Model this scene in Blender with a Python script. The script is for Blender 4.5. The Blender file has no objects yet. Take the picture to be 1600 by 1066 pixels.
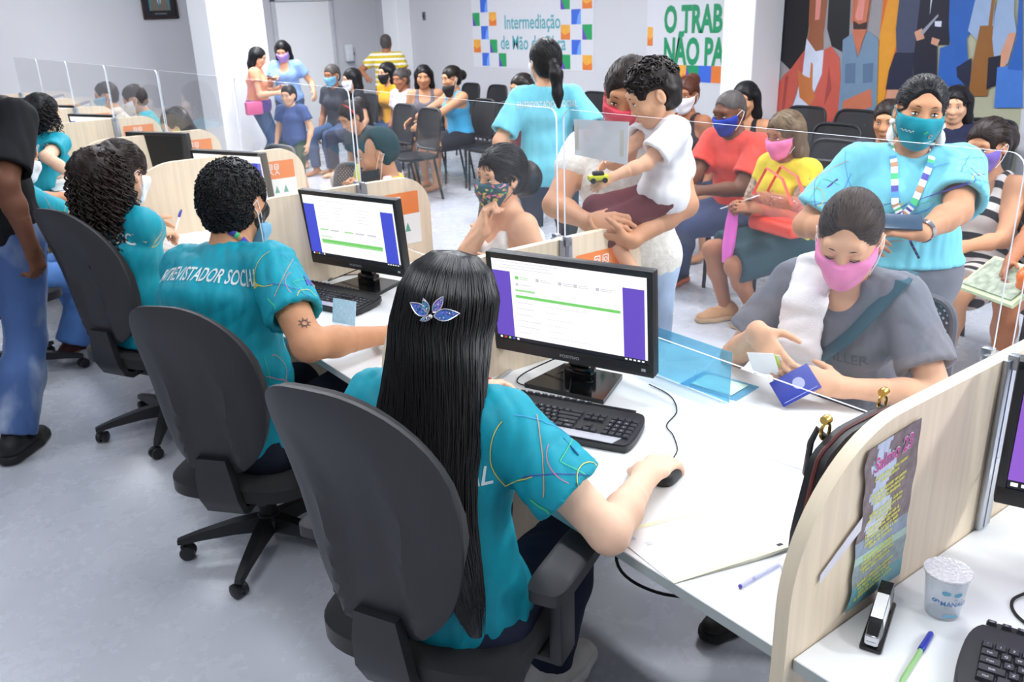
import bpy, bmesh, math, random
import numpy as np
from mathutils import Vector, Matrix
from mathutils.bvhtree import BVHTree
random.seed(7); rng = np.random.default_rng(7)
SC = bpy.context.scene; COL = SC.collection
R = math.radians; PI = math.pi
# ------------------------------------------------------------------ camera
cd = bpy.data.cameras.new('camera'); cam = bpy.data.objects.new('camera', cd); COL.objects.link(cam)
yaw, pitch, roll = 0.636428, 0.359721, -0.035350
F = Vector((math.sin(yaw)*math.cos(pitch), math.cos(yaw)*math.cos(pitch), -math.sin(pitch)))
r0 = Vector((math.cos(yaw), -math.sin(yaw), 0)); u0 = r0.cross(F)
rt = r0*math.cos(roll)+u0*math.sin(roll); up = -r0*math.sin(roll)+u0*math.cos(roll)
cam.matrix_world = Matrix(((rt.x, up.x, -F.x, -1.64526), (rt.y, up.y, -F.y, -0.67430), (rt.z, up.z, -F.z, 1.74274), (0, 0, 0, 1)))
cd.sensor_width = 36; cd.lens = 1363.4*36/1600; cd.clip_start = .05; cd.clip_end = 60
cd.dof.use_dof = True; cd.dof.focus_distance = 1.9; cd.dof.aperture_fstop = 9.
SC.camera = cam
# ------------------------------------------------------------------ light and exposure
SC.view_settings.view_transform = 'Standard'; SC.view_settings.look = 'None'
SC.view_settings.gamma = 1; SC.view_settings.use_curve_mapping = False
SC.view_settings.exposure = 0.0
SC.cycles.transparent_max_bounces = 40; SC.cycles.max_bounces = 9
w = bpy.data.worlds.new('world'); SC.world = w; w.use_nodes = True
w.node_tree.nodes['Background'].inputs[0].default_value = (.80, .86, 1, 1)
w.node_tree.nodes['Background'].inputs[1].default_value = .2
def area(name, loc, sx, sy, power, color=(.93, .96, 1), rot=(0, 0, 0)):
    l = bpy.data.lights.new(name, 'AREA'); l.shape = 'RECTANGLE'; l.size = sx; l.size_y = sy
    l.energy = power; l.color = color
    o = bpy.data.objects.new(name, l); o.location = loc; o.rotation_euler = rot; COL.objects.link(o)
for k in range(5):
    area('ceiling_lamp', (2.6, -.6+2.5*k, 2.98), .5, 1.25, 58 if k < 3 else 100)
    area('ceiling_lamp', (.35, .7+2.5*k, 2.98), .3, 1.25, 36 if k < 3 else 26)
area('ceiling_lamp', (2.7, -2.7, 2.98), .4, 1.2, 250)
area('ceiling_lamp', (.1, -2.6, 2.98), .5, 1.25, 50)
for k in range(3): area('ceiling_lamp', (-2.2, .3+3.6*k, 2.98), .5, 1.25, (34, 24, 16)[k])
# ------------------------------------------------------------------ materials
MATS = {}
def lin(c):
    return tuple(((x/255)/12.92 if x/255 <= .04045 else ((x/255+.055)/1.055)**2.4) for x in c)
def mat(name, rgb, rough=.6, metal=0., spec=.5, var=.06, scale=14., bump=0., bscale=200., stretch=(1, 1, 1), sheen=0., emit=0., alpha=1., coat=0.):
    """procedural principled material: a colour with a soft noise variation and optional bump; rgb in sRGB 0-255"""
    if name in MATS: return MATS[name]
    m = bpy.data.materials.new(name); m.use_nodes = True; nt = m.node_tree; N = nt.nodes; L = nt.links
    b = N['Principled BSDF']; c = lin(rgb)
    b.inputs['Roughness'].default_value = rough; b.inputs['Metallic'].default_value = metal
    b.inputs['Specular IOR Level'].default_value = spec; b.inputs['Coat Weight'].default_value = coat
    if sheen: b.inputs['Sheen Weight'].default_value = sheen
    tc = N.new('ShaderNodeTexCoord'); mp = N.new('ShaderNodeMapping'); mp.inputs['Scale'].default_value = stretch
    L.new(tc.outputs['Object'], mp.inputs[0])
    nz = N.new('ShaderNodeTexNoise'); nz.inputs['Scale'].default_value = scale; nz.inputs['Detail'].default_value = 4
    L.new(mp.outputs[0], nz.inputs['Vector'])
    cr = N.new('ShaderNodeValToRGB'); cr.color_ramp.elements[0].position = .3; cr.color_ramp.elements[1].position = .7
    cr.color_ramp.elements[0].color = tuple(x*(1-var) for x in c)+(1,); cr.color_ramp.elements[1].color = tuple(min(1, x*(1+var)) for x in c)+(1,)
    L.new(nz.outputs[0], cr.inputs[0]); L.new(cr.outputs[0], b.inputs['Base Color'])
    if bump:
        n2 = N.new('ShaderNodeTexNoise'); n2.inputs['Scale'].default_value = bscale; n2.inputs['Detail'].default_value = 3
        L.new(mp.outputs[0], n2.inputs['Vector']); bp = N.new('ShaderNodeBump'); bp.inputs['Strength'].default_value = bump
        bp.inputs['Distance'].default_value = .004; L.new(n2.outputs[0], bp.inputs['Height']); L.new(bp.outputs[0], b.inputs['Normal'])
    if emit:
        L.new(cr.outputs[0], b.inputs['Emission Color']); b.inputs['Emission Strength'].default_value = emit
        b.inputs['Base Color'].default_value = (0, 0, 0, 1)
        for l in list(b.inputs['Base Color'].links): L.remove(l)
    if alpha < 1: b.inputs['Alpha'].default_value = alpha
    MATS[name] = m; return m
def acrylic(name, tint=(1, 1, 1), haze=.05, hazecol=(.9, .93, 1)):
    if name in MATS: return MATS[name]
    m = bpy.data.materials.new(name); m.use_nodes = True; nt = m.node_tree; N = nt.nodes; L = nt.links; N.clear()
    o = N.new('ShaderNodeOutputMaterial'); tr = N.new('ShaderNodeBsdfTransparent'); tr.inputs[0].default_value = tint+(1,)
    gl = N.new('ShaderNodeBsdfGlossy'); gl.inputs['Roughness'].default_value = .02
    fr = N.new('ShaderNodeFresnel'); fr.inputs[0].default_value = 1.42
    df = N.new('ShaderNodeBsdfDiffuse'); df.inputs[0].default_value = hazecol+(1,)
    nz = N.new('ShaderNodeTexNoise'); nz.inputs['Scale'].default_value = 3.; tc = N.new('ShaderNodeTexCoord'); L.new(tc.outputs['Object'], nz.inputs['Vector'])
    mu = N.new('ShaderNodeMath'); mu.operation = 'MULTIPLY'; mu.inputs[1].default_value = haze*2; L.new(nz.outputs[0], mu.inputs[0])
    m1 = N.new('ShaderNodeMixShader'); L.new(mu.outputs[0], m1.inputs[0]); L.new(tr.outputs[0], m1.inputs[1]); L.new(df.outputs[0], m1.inputs[2])
    ge = N.new('ShaderNodeNewGeometry'); iv = N.new('ShaderNodeMath'); iv.operation = 'SUBTRACT'; iv.inputs[0].default_value = 1.; L.new(ge.outputs['Backfacing'], iv.inputs[1])
    fm = N.new('ShaderNodeMath'); fm.operation = 'MULTIPLY'; L.new(fr.outputs[0], fm.inputs[0]); L.new(iv.outputs[0], fm.inputs[1])   # reflection at the outer faces only
    m2 = N.new('ShaderNodeMixShader'); L.new(fm.outputs[0], m2.inputs[0]); L.new(m1.outputs[0], m2.inputs[1]); L.new(gl.outputs[0], m2.inputs[2])
    L.new(m2.outputs[0], o.inputs[0]); MATS[name] = m; return m
def mesh_cloth(name, rgb, f=70., hole=.45):
    """woven chair mesh: a lattice of threads with see-through holes"""
    if name in MATS: return MATS[name]
    m = mat(name, rgb, .6); nt = m.node_tree; N = nt.nodes; L = nt.links; b = N['Principled BSDF']
    tc = N.new('ShaderNodeTexCoord'); sp = N.new('ShaderNodeSeparateXYZ'); L.new(tc.outputs['Object'], sp.inputs[0]); outs = []
    for a, sg in ((0, 1), (0, -1)):
        ad = N.new('ShaderNodeMath'); ad.operation = 'MULTIPLY_ADD'; ad.inputs[1].default_value = sg
        L.new(sp.outputs['X'], ad.inputs[0]); L.new(sp.outputs['Z'], ad.inputs[2])
        mu = N.new('ShaderNodeMath'); mu.operation = 'MULTIPLY'; mu.inputs[1].default_value = f; L.new(ad.outputs[0], mu.inputs[0])
        fr = N.new('ShaderNodeMath'); fr.operation = 'FRACT'; L.new(mu.outputs[0], fr.inputs[0])
        gt = N.new('ShaderNodeMath'); gt.operation = 'GREATER_THAN'; gt.inputs[1].default_value = hole; L.new(fr.outputs[0], gt.inputs[0]); outs.append(gt)
    mx = N.new('ShaderNodeMath'); mx.operation = 'MAXIMUM'; L.new(outs[0].outputs[0], mx.inputs[0]); L.new(outs[1].outputs[0], mx.inputs[1])
    L.new(mx.outputs[0], b.inputs['Alpha']); return m
# ------------------------------------------------------------------ mesh building
def rotz(a): return Matrix.Rotation(a, 4, 'Z')
def T(x, y, z): return Matrix.Translation((x, y, z))
class MB:
    def __init__(s): s.v = []; s.f = []; s.m = []
    def add(s, vs, fs, mi=0, M=None):
        n = len(s.v)
        s.v += [tuple(M @ Vector(v)) for v in vs] if M is not None else [tuple(v) for v in vs]
        s.f += [tuple(i+n for i in f) for f in fs]; s.m += [mi]*len(fs); return s
    def box(s, c, d, M=None, mi=0, r=0., seg=2):
        bm = bmesh.new(); bmesh.ops.create_cube(bm, size=1)
        for v in bm.verts: v.co = Vector((v.co.x*d[0]+c[0], v.co.y*d[1]+c[1], v.co.z*d[2]+c[2]))
        if r: bmesh.ops.bevel(bm, geom=bm.edges[:], offset=r, segments=seg, profile=.5, affect='EDGES')
        bm.verts.index_update(); s.add([v.co[:] for v in bm.verts], [[v.index for v in f.verts] for f in bm.faces], mi, M); bm.free(); return s
    def prism(s, poly, a, b, M=None, mi=0, mside=None):
        """2-D outline (x, z) extruded along y from a to b"""
        n = len(poly); vs = [(x, a, z) for x, z in poly]+[(x, b, z) for x, z in poly]
        s.add(vs, [tuple(range(n)), tuple(range(2*n-1, n-1, -1))], mi, M)
        s.add(vs, [(i, i+n, (i+1) % n+n, (i+1) % n) for i in range(n)], mi if mside is None else mside, M); return s
    def lathe(s, prof, n=24, M=None, mi=0):
        vs = [(r*math.cos(2*PI*k/n), r*math.sin(2*PI*k/n), z) for r, z in prof for k in range(n)]
        fs = [(i*n+k, i*n+(k+1) % n, (i+1)*n+(k+1) % n, (i+1)*n+k) for i in range(len(prof)-1) for k in range(n)]
        fs += [tuple(range(n-1, -1, -1)), tuple(range((len(prof)-1)*n, len(prof)*n))]
        return s.add(vs, fs, mi, M)
    def tube(s, pts, rad, n=8, M=None, mi=0, flat=1.):
        P = np.array(pts, float); m = len(P); rad = np.broadcast_to(rad, m)
        t = np.gradient(P, axis=0); t /= np.linalg.norm(t, axis=1)[:, None]+1e-9
        a = np.array([0, 0, 1.]) if abs(t[0][2]) < .9 else np.array([1., 0, 0]); vs = []
        for i in range(m):
            a = a-t[i]*(a@t[i]); a /= np.linalg.norm(a)+1e-9; b = np.cross(t[i], a)
            for k in range(n):
                q = 2*PI*k/n; vs.append(P[i]+rad[i]*(math.cos(q)*a*flat+math.sin(q)*b))
        fs = [(i*n+k, i*n+(k+1) % n, (i+1)*n+(k+1) % n, (i+1)*n+k) for i in range(m-1) for k in range(n)]
        fs += [tuple(range(n-1, -1, -1)), tuple(range((m-1)*n, m*n))]
        return s.add(vs, fs, mi, M)
    def ball(s, c, r, M=None, mi=0, n=10):
        r = (r, r, r) if np.isscalar(r) else r
        vs = [(c[0]+r[0]*math.sin(PI*i/n)*math.cos(2*PI*k/(2*n)), c[1]+r[1]*math.sin(PI*i/n)*math.sin(2*PI*k/(2*n)), c[2]+r[2]*math.cos(PI*i/n)) for i in range(n+1) for k in range(2*n)]
        fs = [(i*2*n+k, (i+1)*2*n+k, (i+1)*2*n+(k+1) % (2*n), i*2*n+(k+1) % (2*n)) for i in range(n) for k in range(2*n)]
        return s.add(vs, fs, mi, M)
    def quad(s, p, mi=0, M=None): return s.add(p, [tuple(range(len(p)))], mi, M)
    def text(s, txt, size, M, mi=0, bold=0., sx=1., align='CENTER', ext=0.):
        v, f = text_geo(txt, size, bold, sx, align, ext); return s.add(v, f, mi, M)
    def build(s, name, mats, parent=None, ang=35, M=None, shadow=True):
        me = bpy.data.meshes.new(name); me.from_pydata(s.v, [], s.f); me.update()
        mats = mats if isinstance(mats, (list, tuple)) else [mats]
        for m in mats: me.materials.append(m)
        me.polygons.foreach_set('material_index', np.array(s.m, np.int32)); me.shade_smooth(); me.set_sharp_from_angle(angle=R(ang))
        o = bpy.data.objects.new(name, me); COL.objects.link(o)
        if parent: o.parent = parent
        if M is not None: o.matrix_world = M
        return o
TXT = {}
def text_geo(txt, size, bold=0., sx=1., align='CENTER', ext=0.):
    k = (txt, size, bold, sx, align, ext)
    if k not in TXT:
        c = bpy.data.curves.new('t', 'FONT'); c.body = txt; c.size = size; c.offset = bold*size; c.align_x = align; c.resolution_u = 3; c.extrude = ext
        o = bpy.data.objects.new('t', c); COL.objects.link(o); me = bpy.data.meshes.new_from_object(o)
        TXT[k] = ([(v.co.x*sx, v.co.y, v.co.z) for v in me.vertices], [tuple(p.vertices) for p in me.polygons])
        bpy.data.objects.remove(o); bpy.data.curves.remove(c); bpy.data.meshes.remove(me)
    return TXT[k]
def tag(o, label, cat, group=None, kind=None):
    o['label'] = label; o['category'] = cat
    if group: o['group'] = group
    if kind: o['kind'] = kind
    return o
def thing(name, label, cat, loc=(0, 0, 0), rz=0., group=None):
    o = bpy.data.objects.new(name, None); COL.objects.link(o); o.empty_display_size = .05
    o.location = loc; o.rotation_euler = (0, 0, rz); return tag(o, label, cat, group)
def struct(o): o['kind'] = 'structure'; return o
def dup(root, loc, rz, label, group=None):
    c = root.copy(); COL.objects.link(c); c.location = loc; c.rotation_euler = (0, 0, rz); c['label'] = label
    if group: c['group'] = group
    def kids(a, b):
        for ch in a.children:
            d = ch.copy(); COL.objects.link(d); d.parent = b; kids(ch, d)
    kids(root, c); return c
# ------------------------------------------------------------------ implicit surfaces -> one continuous mesh
def V3(*a): return np.array(a, float)
def nrm(a): a = np.array(a, float); return a/(np.linalg.norm(a)+1e-9)
class SDF:
    """list of operations: smooth unions / subtractions of tapered ellipsoidal capsules, plane cuts, sub-shapes"""
    def __init__(s): s.ops = []; s.lo = V3(9e9, 9e9, 9e9); s.hi = -s.lo
    def cap(s, a, b, ra, rb=None, side=None, k=.03, op='u', grow=True):
        a = np.array(a, float); b = np.array(b, float)
        ra = np.array((ra,)*3 if np.isscalar(ra) else ra, float); rb = ra if rb is None else np.array((rb,)*3 if np.isscalar(rb) else rb, float)
        w = b-a; ln = np.linalg.norm(w); w = w/ln if ln > 1e-6 else V3(0, 0, 1)
        if side is None: side = np.cross(w, V3(0, 0, 1) if abs(w[2]) < .9 else V3(1, 0, 0))
        if isinstance(side, tuple) and len(side) == 2: X, Y = nrm(side[0]), nrm(side[1]); W = np.cross(X, Y)
        else: X = nrm(np.array(side)-w*(w@np.array(side))); W = w; Y = np.cross(W, X)
        s.ops.append((op, a, b, ra, rb, np.array([X, Y, W]), k))
        if op == 'u' and grow:
            r = max(ra.max(), rb.max())
            s.lo = np.minimum(s.lo, np.minimum(a, b)-r); s.hi = np.maximum(s.hi, np.maximum(a, b)+r)
        return s
    def cut(s, p, n): s.ops.append(('c', np.array(p, float), nrm(n))); return s
    def sub(s, o, k=.01, op='g'):
        s.ops.append((op, o, k))
        if op == 'g': s.lo = np.minimum(s.lo, o.lo); s.hi = np.maximum(s.hi, o.hi)
        return s
    def field(s, ax, vox):
        F_ = np.full([len(a) for a in ax], .2, np.float32)
        for op in s.ops:
            if op[0] in 'us':
                _, a, b, ra, rb, A, k = op; rm = max(ra.max(), rb.max())+k+3*vox
                lo = np.minimum(a, b)-rm; hi = np.maximum(a, b)+rm
                sl = tuple(slice(*np.searchsorted(ax[i], (lo[i], hi[i]))) for i in range(3))
                if any(q.stop <= q.start for q in sl): continue
                p = [ax[0][sl[0]][:, None, None]-a[0], ax[1][sl[1]][None, :, None]-a[1], ax[2][sl[2]][None, None, :]-a[2]]
                w = b-a; l2 = w@w
                if l2 > 1e-10:
                    t = np.clip((p[0]*w[0]+p[1]*w[1]+p[2]*w[2])/l2, 0, 1).astype(np.float32)
                    p = [p[i]-t*w[i] for i in range(3)]; r = [ra[i]+t*(rb[i]-ra[i]) for i in range(3)]
                else: r = ra
                q = [(A[i][0]*p[0]+A[i][1]*p[1]+A[i][2]*p[2])/r[i] for i in range(3)]
                k0 = np.sqrt(q[0]**2+q[1]**2+q[2]**2)+1e-6; k1 = np.sqrt((q[0]/r[0])**2+(q[1]/r[1])**2+(q[2]/r[2])**2)+1e-6
                d = (k0*(k0-1)/k1).astype(np.float32); f = F_[sl]
                if op[0] == 'u':
                    h = np.maximum(k-np.abs(f-d), 0)/max(k, 1e-5); F_[sl] = np.minimum(f, d)-h*h*k*.25
                else:
                    d = -d; h = np.maximum(k-np.abs(f-d), 0)/max(k, 1e-5); F_[sl] = np.maximum(f, d)+h*h*k*.25
            elif op[0] == 'c':
                _, p0, n = op
                d = ((ax[0]-p0[0])*n[0])[:, None, None]+((ax[1]-p0[1])*n[1])[None, :, None]+((ax[2]-p0[2])*n[2])[None, None, :]
                F_ = np.maximum(F_, d.astype(np.float32))
            else:
                g = op[1].field(ax, vox); k = op[2]
                if op[0] == 'g':
                    h = np.maximum(k-np.abs(F_-g), 0)/max(k, 1e-5); F_ = np.minimum(F_, g)-h*h*k*.25
                elif op[0] == 'i': F_ = np.maximum(F_, g)
                else: F_ = np.maximum(F_, -g)
        return F_
    def mesh(s, vox, lo=None, hi=None):
        lo = s.lo-3*vox if lo is None else np.maximum(s.lo-3*vox, lo); hi = s.hi+3*vox if hi is None else np.minimum(s.hi+3*vox, hi)
        ax = [np.arange(lo[i], hi[i]+vox, vox) for i in range(3)]
        return nets(s.field(ax, vox), V3(ax[0][0], ax[1][0], ax[2][0]), vox)
def nets(G, org, vox):
    nx, ny, nz = G.shape; S = G < 0
    c = [S[i:nx-1+i, j:ny-1+j, k:nz-1+k] for i in (0, 1) for j in (0, 1) for k in (0, 1)]
    n = sum(x.astype(np.int8) for x in c); act = (n > 0) & (n < 8); I = np.argwhere(act)
    if not len(I): return np.zeros((0, 3)), np.zeros((0, 4), int)
    idx = np.full(act.shape, -1, np.int32); idx[act] = np.arange(len(I))
    offs = [(i, j, k) for i in (0, 1) for j in (0, 1) for k in (0, 1)]
    g = np.stack([G[I[:, 0]+o[0], I[:, 1]+o[1], I[:, 2]+o[2]] for o in offs], 1); acc = np.zeros((len(I), 3)); cnt = np.zeros(len(I))
    for a in range(8):
        for b in range(a+1, 8):
            if sum(abs(offs[a][q]-offs[b][q]) for q in range(3)) != 1: continue
            m = (g[:, a] < 0) != (g[:, b] < 0); t = np.where(m, g[:, a]/(g[:, a]-g[:, b]+1e-12), 0)
            p = np.array(offs[a])+t[:, None]*(np.array(offs[b])-np.array(offs[a])); acc += p*m[:, None]; cnt += m
    v = org+vox*(I+acc/cnt[:, None]); fs = []
    for d in range(3):
        e = [slice(None)]*3; e2 = [slice(None)]*3; e[d] = slice(0, -1); e2[d] = slice(1, None)
        A = S[tuple(e)]; B = S[tuple(e2)]; u, w_ = (d+1) % 3, (d+2) % 3
        E = np.argwhere(A != B); E = E[(E[:, u] > 0) & (E[:, w_] > 0) & (E[:, u] < G.shape[u]-1) & (E[:, w_] < G.shape[w_]-1)]
        if not len(E): continue
        q = []
        for du, dw in ((1, 1), (0, 1), (0, 0), (1, 0)):
            x = E.copy(); x[:, u] -= du; x[:, w_] -= dw; q.append(idx[x[:, 0], x[:, 1], x[:, 2]])
        q = np.stack(q, 1); fl = ~A[E[:, 0], E[:, 1], E[:, 2]]; q[fl] = q[fl][:, ::-1]; fs.append(q)
    return v, np.concatenate(fs)
def vnormals(v, f):
    n = np.zeros_like(v); fn = np.cross(v[f[:, 2]]-v[f[:, 0]], v[f[:, 3]]-v[f[:, 1]])
    for k in range(4): np.add.at(n, f[:, k], fn)
    return n/(np.linalg.norm(n, axis=1)[:, None]+1e-12)
def smooth(v, f, it=1, lam=.5):
    e = np.concatenate([f[:, [0, 1]], f[:, [1, 2]], f[:, [2, 3]], f[:, [3, 0]]])
    deg = np.bincount(e.ravel(), minlength=len(v))[:, None]+1e-9
    for _ in range(it):
        a = np.zeros_like(v); np.add.at(a, e[:, 0], v[e[:, 1]]); np.add.at(a, e[:, 1], v[e[:, 0]]); v = v+lam*(a/deg-v)
    return v
def wrinkle(v, f, amp, freq, seed, axis=None, n=4):
    """cloth folds: a few crossing sine waves pushed along the normal"""
    g = np.random.default_rng(seed); N_ = vnormals(v, f); h = np.zeros(len(v))
    for i in range(n):
        d = nrm(g.normal(size=3)); 
        if axis is not None: d = nrm(d-np.array(axis)*(d@np.array(axis))*.75)
        p = v@d*freq*g.uniform(.6, 1.7)+g.uniform(0, 6)+1.6*np.sin(v@g.normal(size=3)*freq*.35)
        h += np.abs(np.sin(p))**.8*g.uniform(.4, 1)
    return v+N_*((h/n-.30)*amp*2)[:, None]
def npmesh(name, v, f, mats, parent=None, extra=None, ang=None):
    """numpy verts/quads (+ a list of (verts, faces, material index)) -> one mesh object, smooth"""
    vs = [np.asarray(v, float).reshape(-1, 3)]; loops = [np.asarray(f).reshape(-1)]; tot = [np.full(len(f), 4)]; mi = [np.zeros(len(f), int)]; n = len(v)
    for ev, ef, em in (extra or []):
        vs.append(np.asarray(ev, float).reshape(-1, 3)); loops.append(np.array([i+n for q in ef for i in q], int)); tot.append(np.array([len(q) for q in ef])); mi.append(np.full(len(ef), em)); n += len(ev)
    vs = np.concatenate(vs); loops = np.concatenate(loops); tot = np.concatenate(tot).astype(int); mi = np.concatenate(mi)
    me = bpy.data.meshes.new(name); me.vertices.add(len(vs)); me.vertices.foreach_set('co', vs.astype(np.float32).ravel())
    me.loops.add(len(loops)); me.loops.foreach_set('vertex_index', loops.astype(np.int32))
    me.polygons.add(len(tot)); me.polygons.foreach_set('loop_start', (np.cumsum(tot)-tot).astype(np.int32)); me.polygons.foreach_set('loop_total', tot.astype(np.int32))
    me.polygons.foreach_set('material_index', mi.astype(np.int32)); me.update(calc_edges=True); me.validate()
    for m in (mats if isinstance(mats, (list, tuple)) else [mats]): me.materials.append(m)
    me.shade_smooth()
    if ang: me.set_sharp_from_angle(angle=R(ang))
    o = bpy.data.objects.new(name, me); COL.objects.link(o)
    if parent: o.parent = parent
    return o
def ik(a, t, l1, l2, pole):
    d = t-a; D = np.linalg.norm(d); D2 = min(D, (l1+l2)*.999); d = d/(D+1e-9); t = a+d*D2
    x = (l1*l1-l2*l2+D2*D2)/(2*D2); h = math.sqrt(max(l1*l1-x*x, 0)); p = np.array(pole, float); p = nrm(p-d*(p@d))
    return a+d*x+p*h, t
# ------------------------------------------------------------------ people
def skin_mat(name, rgb): return mat(name, rgb, .55, spec=.28, var=.05, scale=30, bump=.06, bscale=350)
SK = dict(fair=(238, 196, 168), light=(224, 172, 138), tan=(201, 146, 110), brown=(168, 112, 82), dark=(112, 72, 54), deep=(84, 54, 42))
def hairmat(n, c, rough=.46): return mat(n, c, rough, spec=.3, var=.25, scale=60, stretch=(1, 1, .2))
HAIR = lambda c='black': {'black': hairmat('hair_black', (20, 18, 22)), 'brown': hairmat('hair_brown', (36, 24, 21), .48), 'darkbrown': hairmat('hair_darkbrown', (30, 22, 20), .4),
        'reddish': hairmat('hair_reddish', (84, 44, 30), .45), 'ash': hairmat('hair_ash', (104, 86, 66), .5), 'grey': hairmat('hair_grey', (78, 72, 70), .5)}[c]
def cloth(n, rgb, **k):
    a = dict(rough=.8, var=.05, scale=25, bump=.12, bscale=500, sheen=.1 if sum(rgb) > 300 else 0., spec=.25); a.update(k); return mat(n, rgb, **a)
DARK = lambda: mat('eye_dark', (22, 14, 12), .2)
class Person: pass
def hand(S, wr, d, n, right, s, curl=.45, thumb=.5, spread=1., grow=True):
    """palm, four unequal jointed fingers and a thumb from the side of the palm"""
    d = nrm(d); n = nrm(np.array(n)-d*(d@np.array(n))); l = np.cross(n, d) if right else np.cross(d, n)   # towards the thumb
    S.cap(wr-d*.01*s, wr+d*.03*s, (.026*s, .017*s, .02*s), (.034*s, .014*s, .02*s), (l, n), k=.02*s, grow=grow)
    S.cap(wr+d*.03*s, wr+d*.082*s, (.034*s, .0135*s, .012*s), (.040*s, .0125*s, .012*s), (l, n), k=.015*s, grow=grow)
    for i, (o, ln) in enumerate(((.028, .93), (.0095, 1.05), (-.0095, .98), (-.0275, .78))):
        p = wr+d*(.088-.004*abs(i-1))*s+l*o*s; c = curl[i] if np.iterable(curl) else curl; dd = nrm(d+l*o*spread*1.5)
        for j, (sl, ra, rb) in enumerate(((.044, .0092, .0085), (.027, .0084, .0078), (.022, .0078, .0066))):
            c_ = c*(.8, 1.2, .8)[j]; ax_ = nrm(np.cross(dd, n)); nn = nrm(np.cross(ax_, dd)); dd = nrm(dd*math.cos(c_)-nn*math.sin(c_))
            q = p+dd*sl*ln*s; S.cap(p, q, ra*s, rb*s, k=.004*s, grow=grow)
            p = q
    p = wr+d*.022*s+l*.026*s-n*.004*s; dd = nrm(d*.55+l*.75-n*(.25+.5*thumb))
    S.cap(p, p+dd*.036*s, .0135*s, .0105*s, k=.014*s, grow=grow); p = p+dd*.036*s
    dd = nrm(dd*.7+d*.6-n*.25*thumb); S.cap(p, p+dd*.026*s, .0102*s, .009*s, k=.004*s, grow=grow); p = p+dd*.026*s
    dd = nrm(dd+d*.3-n*.2*thumb); S.cap(p, p+dd*.022*s, .009*s, .0072*s, k=.004*s, grow=grow)
def person(label, hd, yaw, lean=8, H=1.6, fat=1., fem=1, sit=True, twist=0, side=0, look=(0, 10, 0), LH=None, RH=None, LF=None, RF=None, lp=None, rp=None,
           lhd=None, rhd=None, lcurl=.5, rcurl=.5, skin='tan', vox=.011, hv=None, cat='person', group=None, pel=None, legs=True, kneel=None, nose=1., hs=1., bare=False, lspread=1., rspread=1.):
    """anatomy from a head centre, a facing and hand / foot targets; returns a Person with frames, roots and the skin mesh"""
    p = Person(); s = H/1.6; p.s = s; p.fat = fat; p.hs = hs; p.fem = fem; p.vox = vox; p.sit = sit; p.group = group
    Z_ = V3(0, 0, 1); f = V3(math.cos(R(yaw)), math.sin(R(yaw)), 0); r = V3(f[1], -f[0], 0)
    S1 = nrm(Z_*math.cos(R(lean))+f*math.sin(R(lean))+r*math.sin(R(side))); l2 = lean*(.55 if sit else .35)
    S2 = nrm(Z_*math.cos(R(l2))+f*math.sin(R(l2))+r*math.sin(R(side*.6)))
    hy = R(yaw+look[0]); hf0 = V3(math.cos(hy), math.sin(hy), 0); hp = R(look[1])
    hf = hf0*math.cos(hp)-Z_*math.sin(hp); hu = Z_*math.cos(hp)+hf0*math.sin(hp); hr = np.cross(hf, hu)
    if look[2]: a = R(look[2]); hu, hr = hu*math.cos(a)+hr*math.sin(a), hr*math.cos(a)-hu*math.sin(a)
    hd = np.array(hd, float); NB = hd-(hu*.055+hf*.018)*s*hs-nrm(S1+hu)*.085*s
    p.hd, p.hf, p.hu, p.hr, p.f, p.r, p.NB, p.S1, p.S2 = hd, hf, hu, hr, f, r, NB, S1, S2
    f1 = nrm(f-S1*(S1@f)); p.f1 = f1; f2 = nrm(f-S2*(S2@f)); p.f2 = f2
    ch = NB-S1*.15*s; wa = NB-S1*.31*s; pe = wa-S2*.155*s
    if pel is not None: pe = np.array(pel, float); wa = .5*pe+.5*ch+f*-.01
    p.ch, p.wa, p.pe = ch, wa, pe
    rs = nrm(r*math.cos(R(twist))+f1*math.sin(R(twist))); p.rs = rs
    sw = (.152 if fem else .176)*s*(.55+.45*fat); hw = .085*s
    p.sh = {1: NB-S1*.055*s+rs*sw, -1: NB-S1*.055*s-rs*sw}
    p.hip = {1: pe+r*hw-S2*.03*s, -1: pe-r*hw-S2*.03*s}
    ua, fa = .275*s, .245*s; p.el = {}; p.wr = {}; p.hdir = {}
    for sg, tg, pol in ((1, RH, rp), (-1, LH, lp)):
        if tg is None: tg = p.sh[sg]+r*sg*.08*s-Z_*.47*s+f*.10*s
        pol = r*sg*.5-Z_*.8-f*.5 if pol is None else np.array(pol, float)
        p.el[sg], p.wr[sg] = ik(p.sh[sg], np.array(tg, float), ua, fa, pol)
    th, sn = .42*s, .40*s; p.kn = {}; p.an = {}
    for sg, tg in ((1, RF), (-1, LF)):
        if tg is None:
            tg = p.hip[sg]+r*sg*.03*s+f*(.40*s if sit else .0); tg[2] = .075*s
        pol = f+Z_*(1. if sit else 0.)+r*sg*.15
        p.kn[sg], p.an[sg] = ik(p.hip[sg], np.array(tg, float), th, sn, pol if kneel is None else np.array(kneel, float))
    root = thing('person', label, cat, (0, 0, 0), 0, group); p.root = root
    rz = min(p.an[1][2], p.an[-1][2])-.07*s if legs else pe[2]-.1
    root.location = (pe[0], pe[1], max(0, rz)); p.off = V3(pe[0], pe[1], max(0, rz))
    # ---- body field
    B = SDF(); torso(p, B, 0)
    B.cap(NB-S1*.01*s, hd-(hu*.05+hf*.018)*s*hs, (.054 if fem else .06)*s, (.05 if fem else .057)*s, k=.035*s)
    for sg in (1, -1): arm(p, B, sg, 0)
    if legs:
        for sg in (1, -1): leg(p, B, sg, 0); foot(p, B, sg, 0)
    head(p, B, infl=-.008*s, simple=True)
    Hn = SDF(); hl = []
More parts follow.
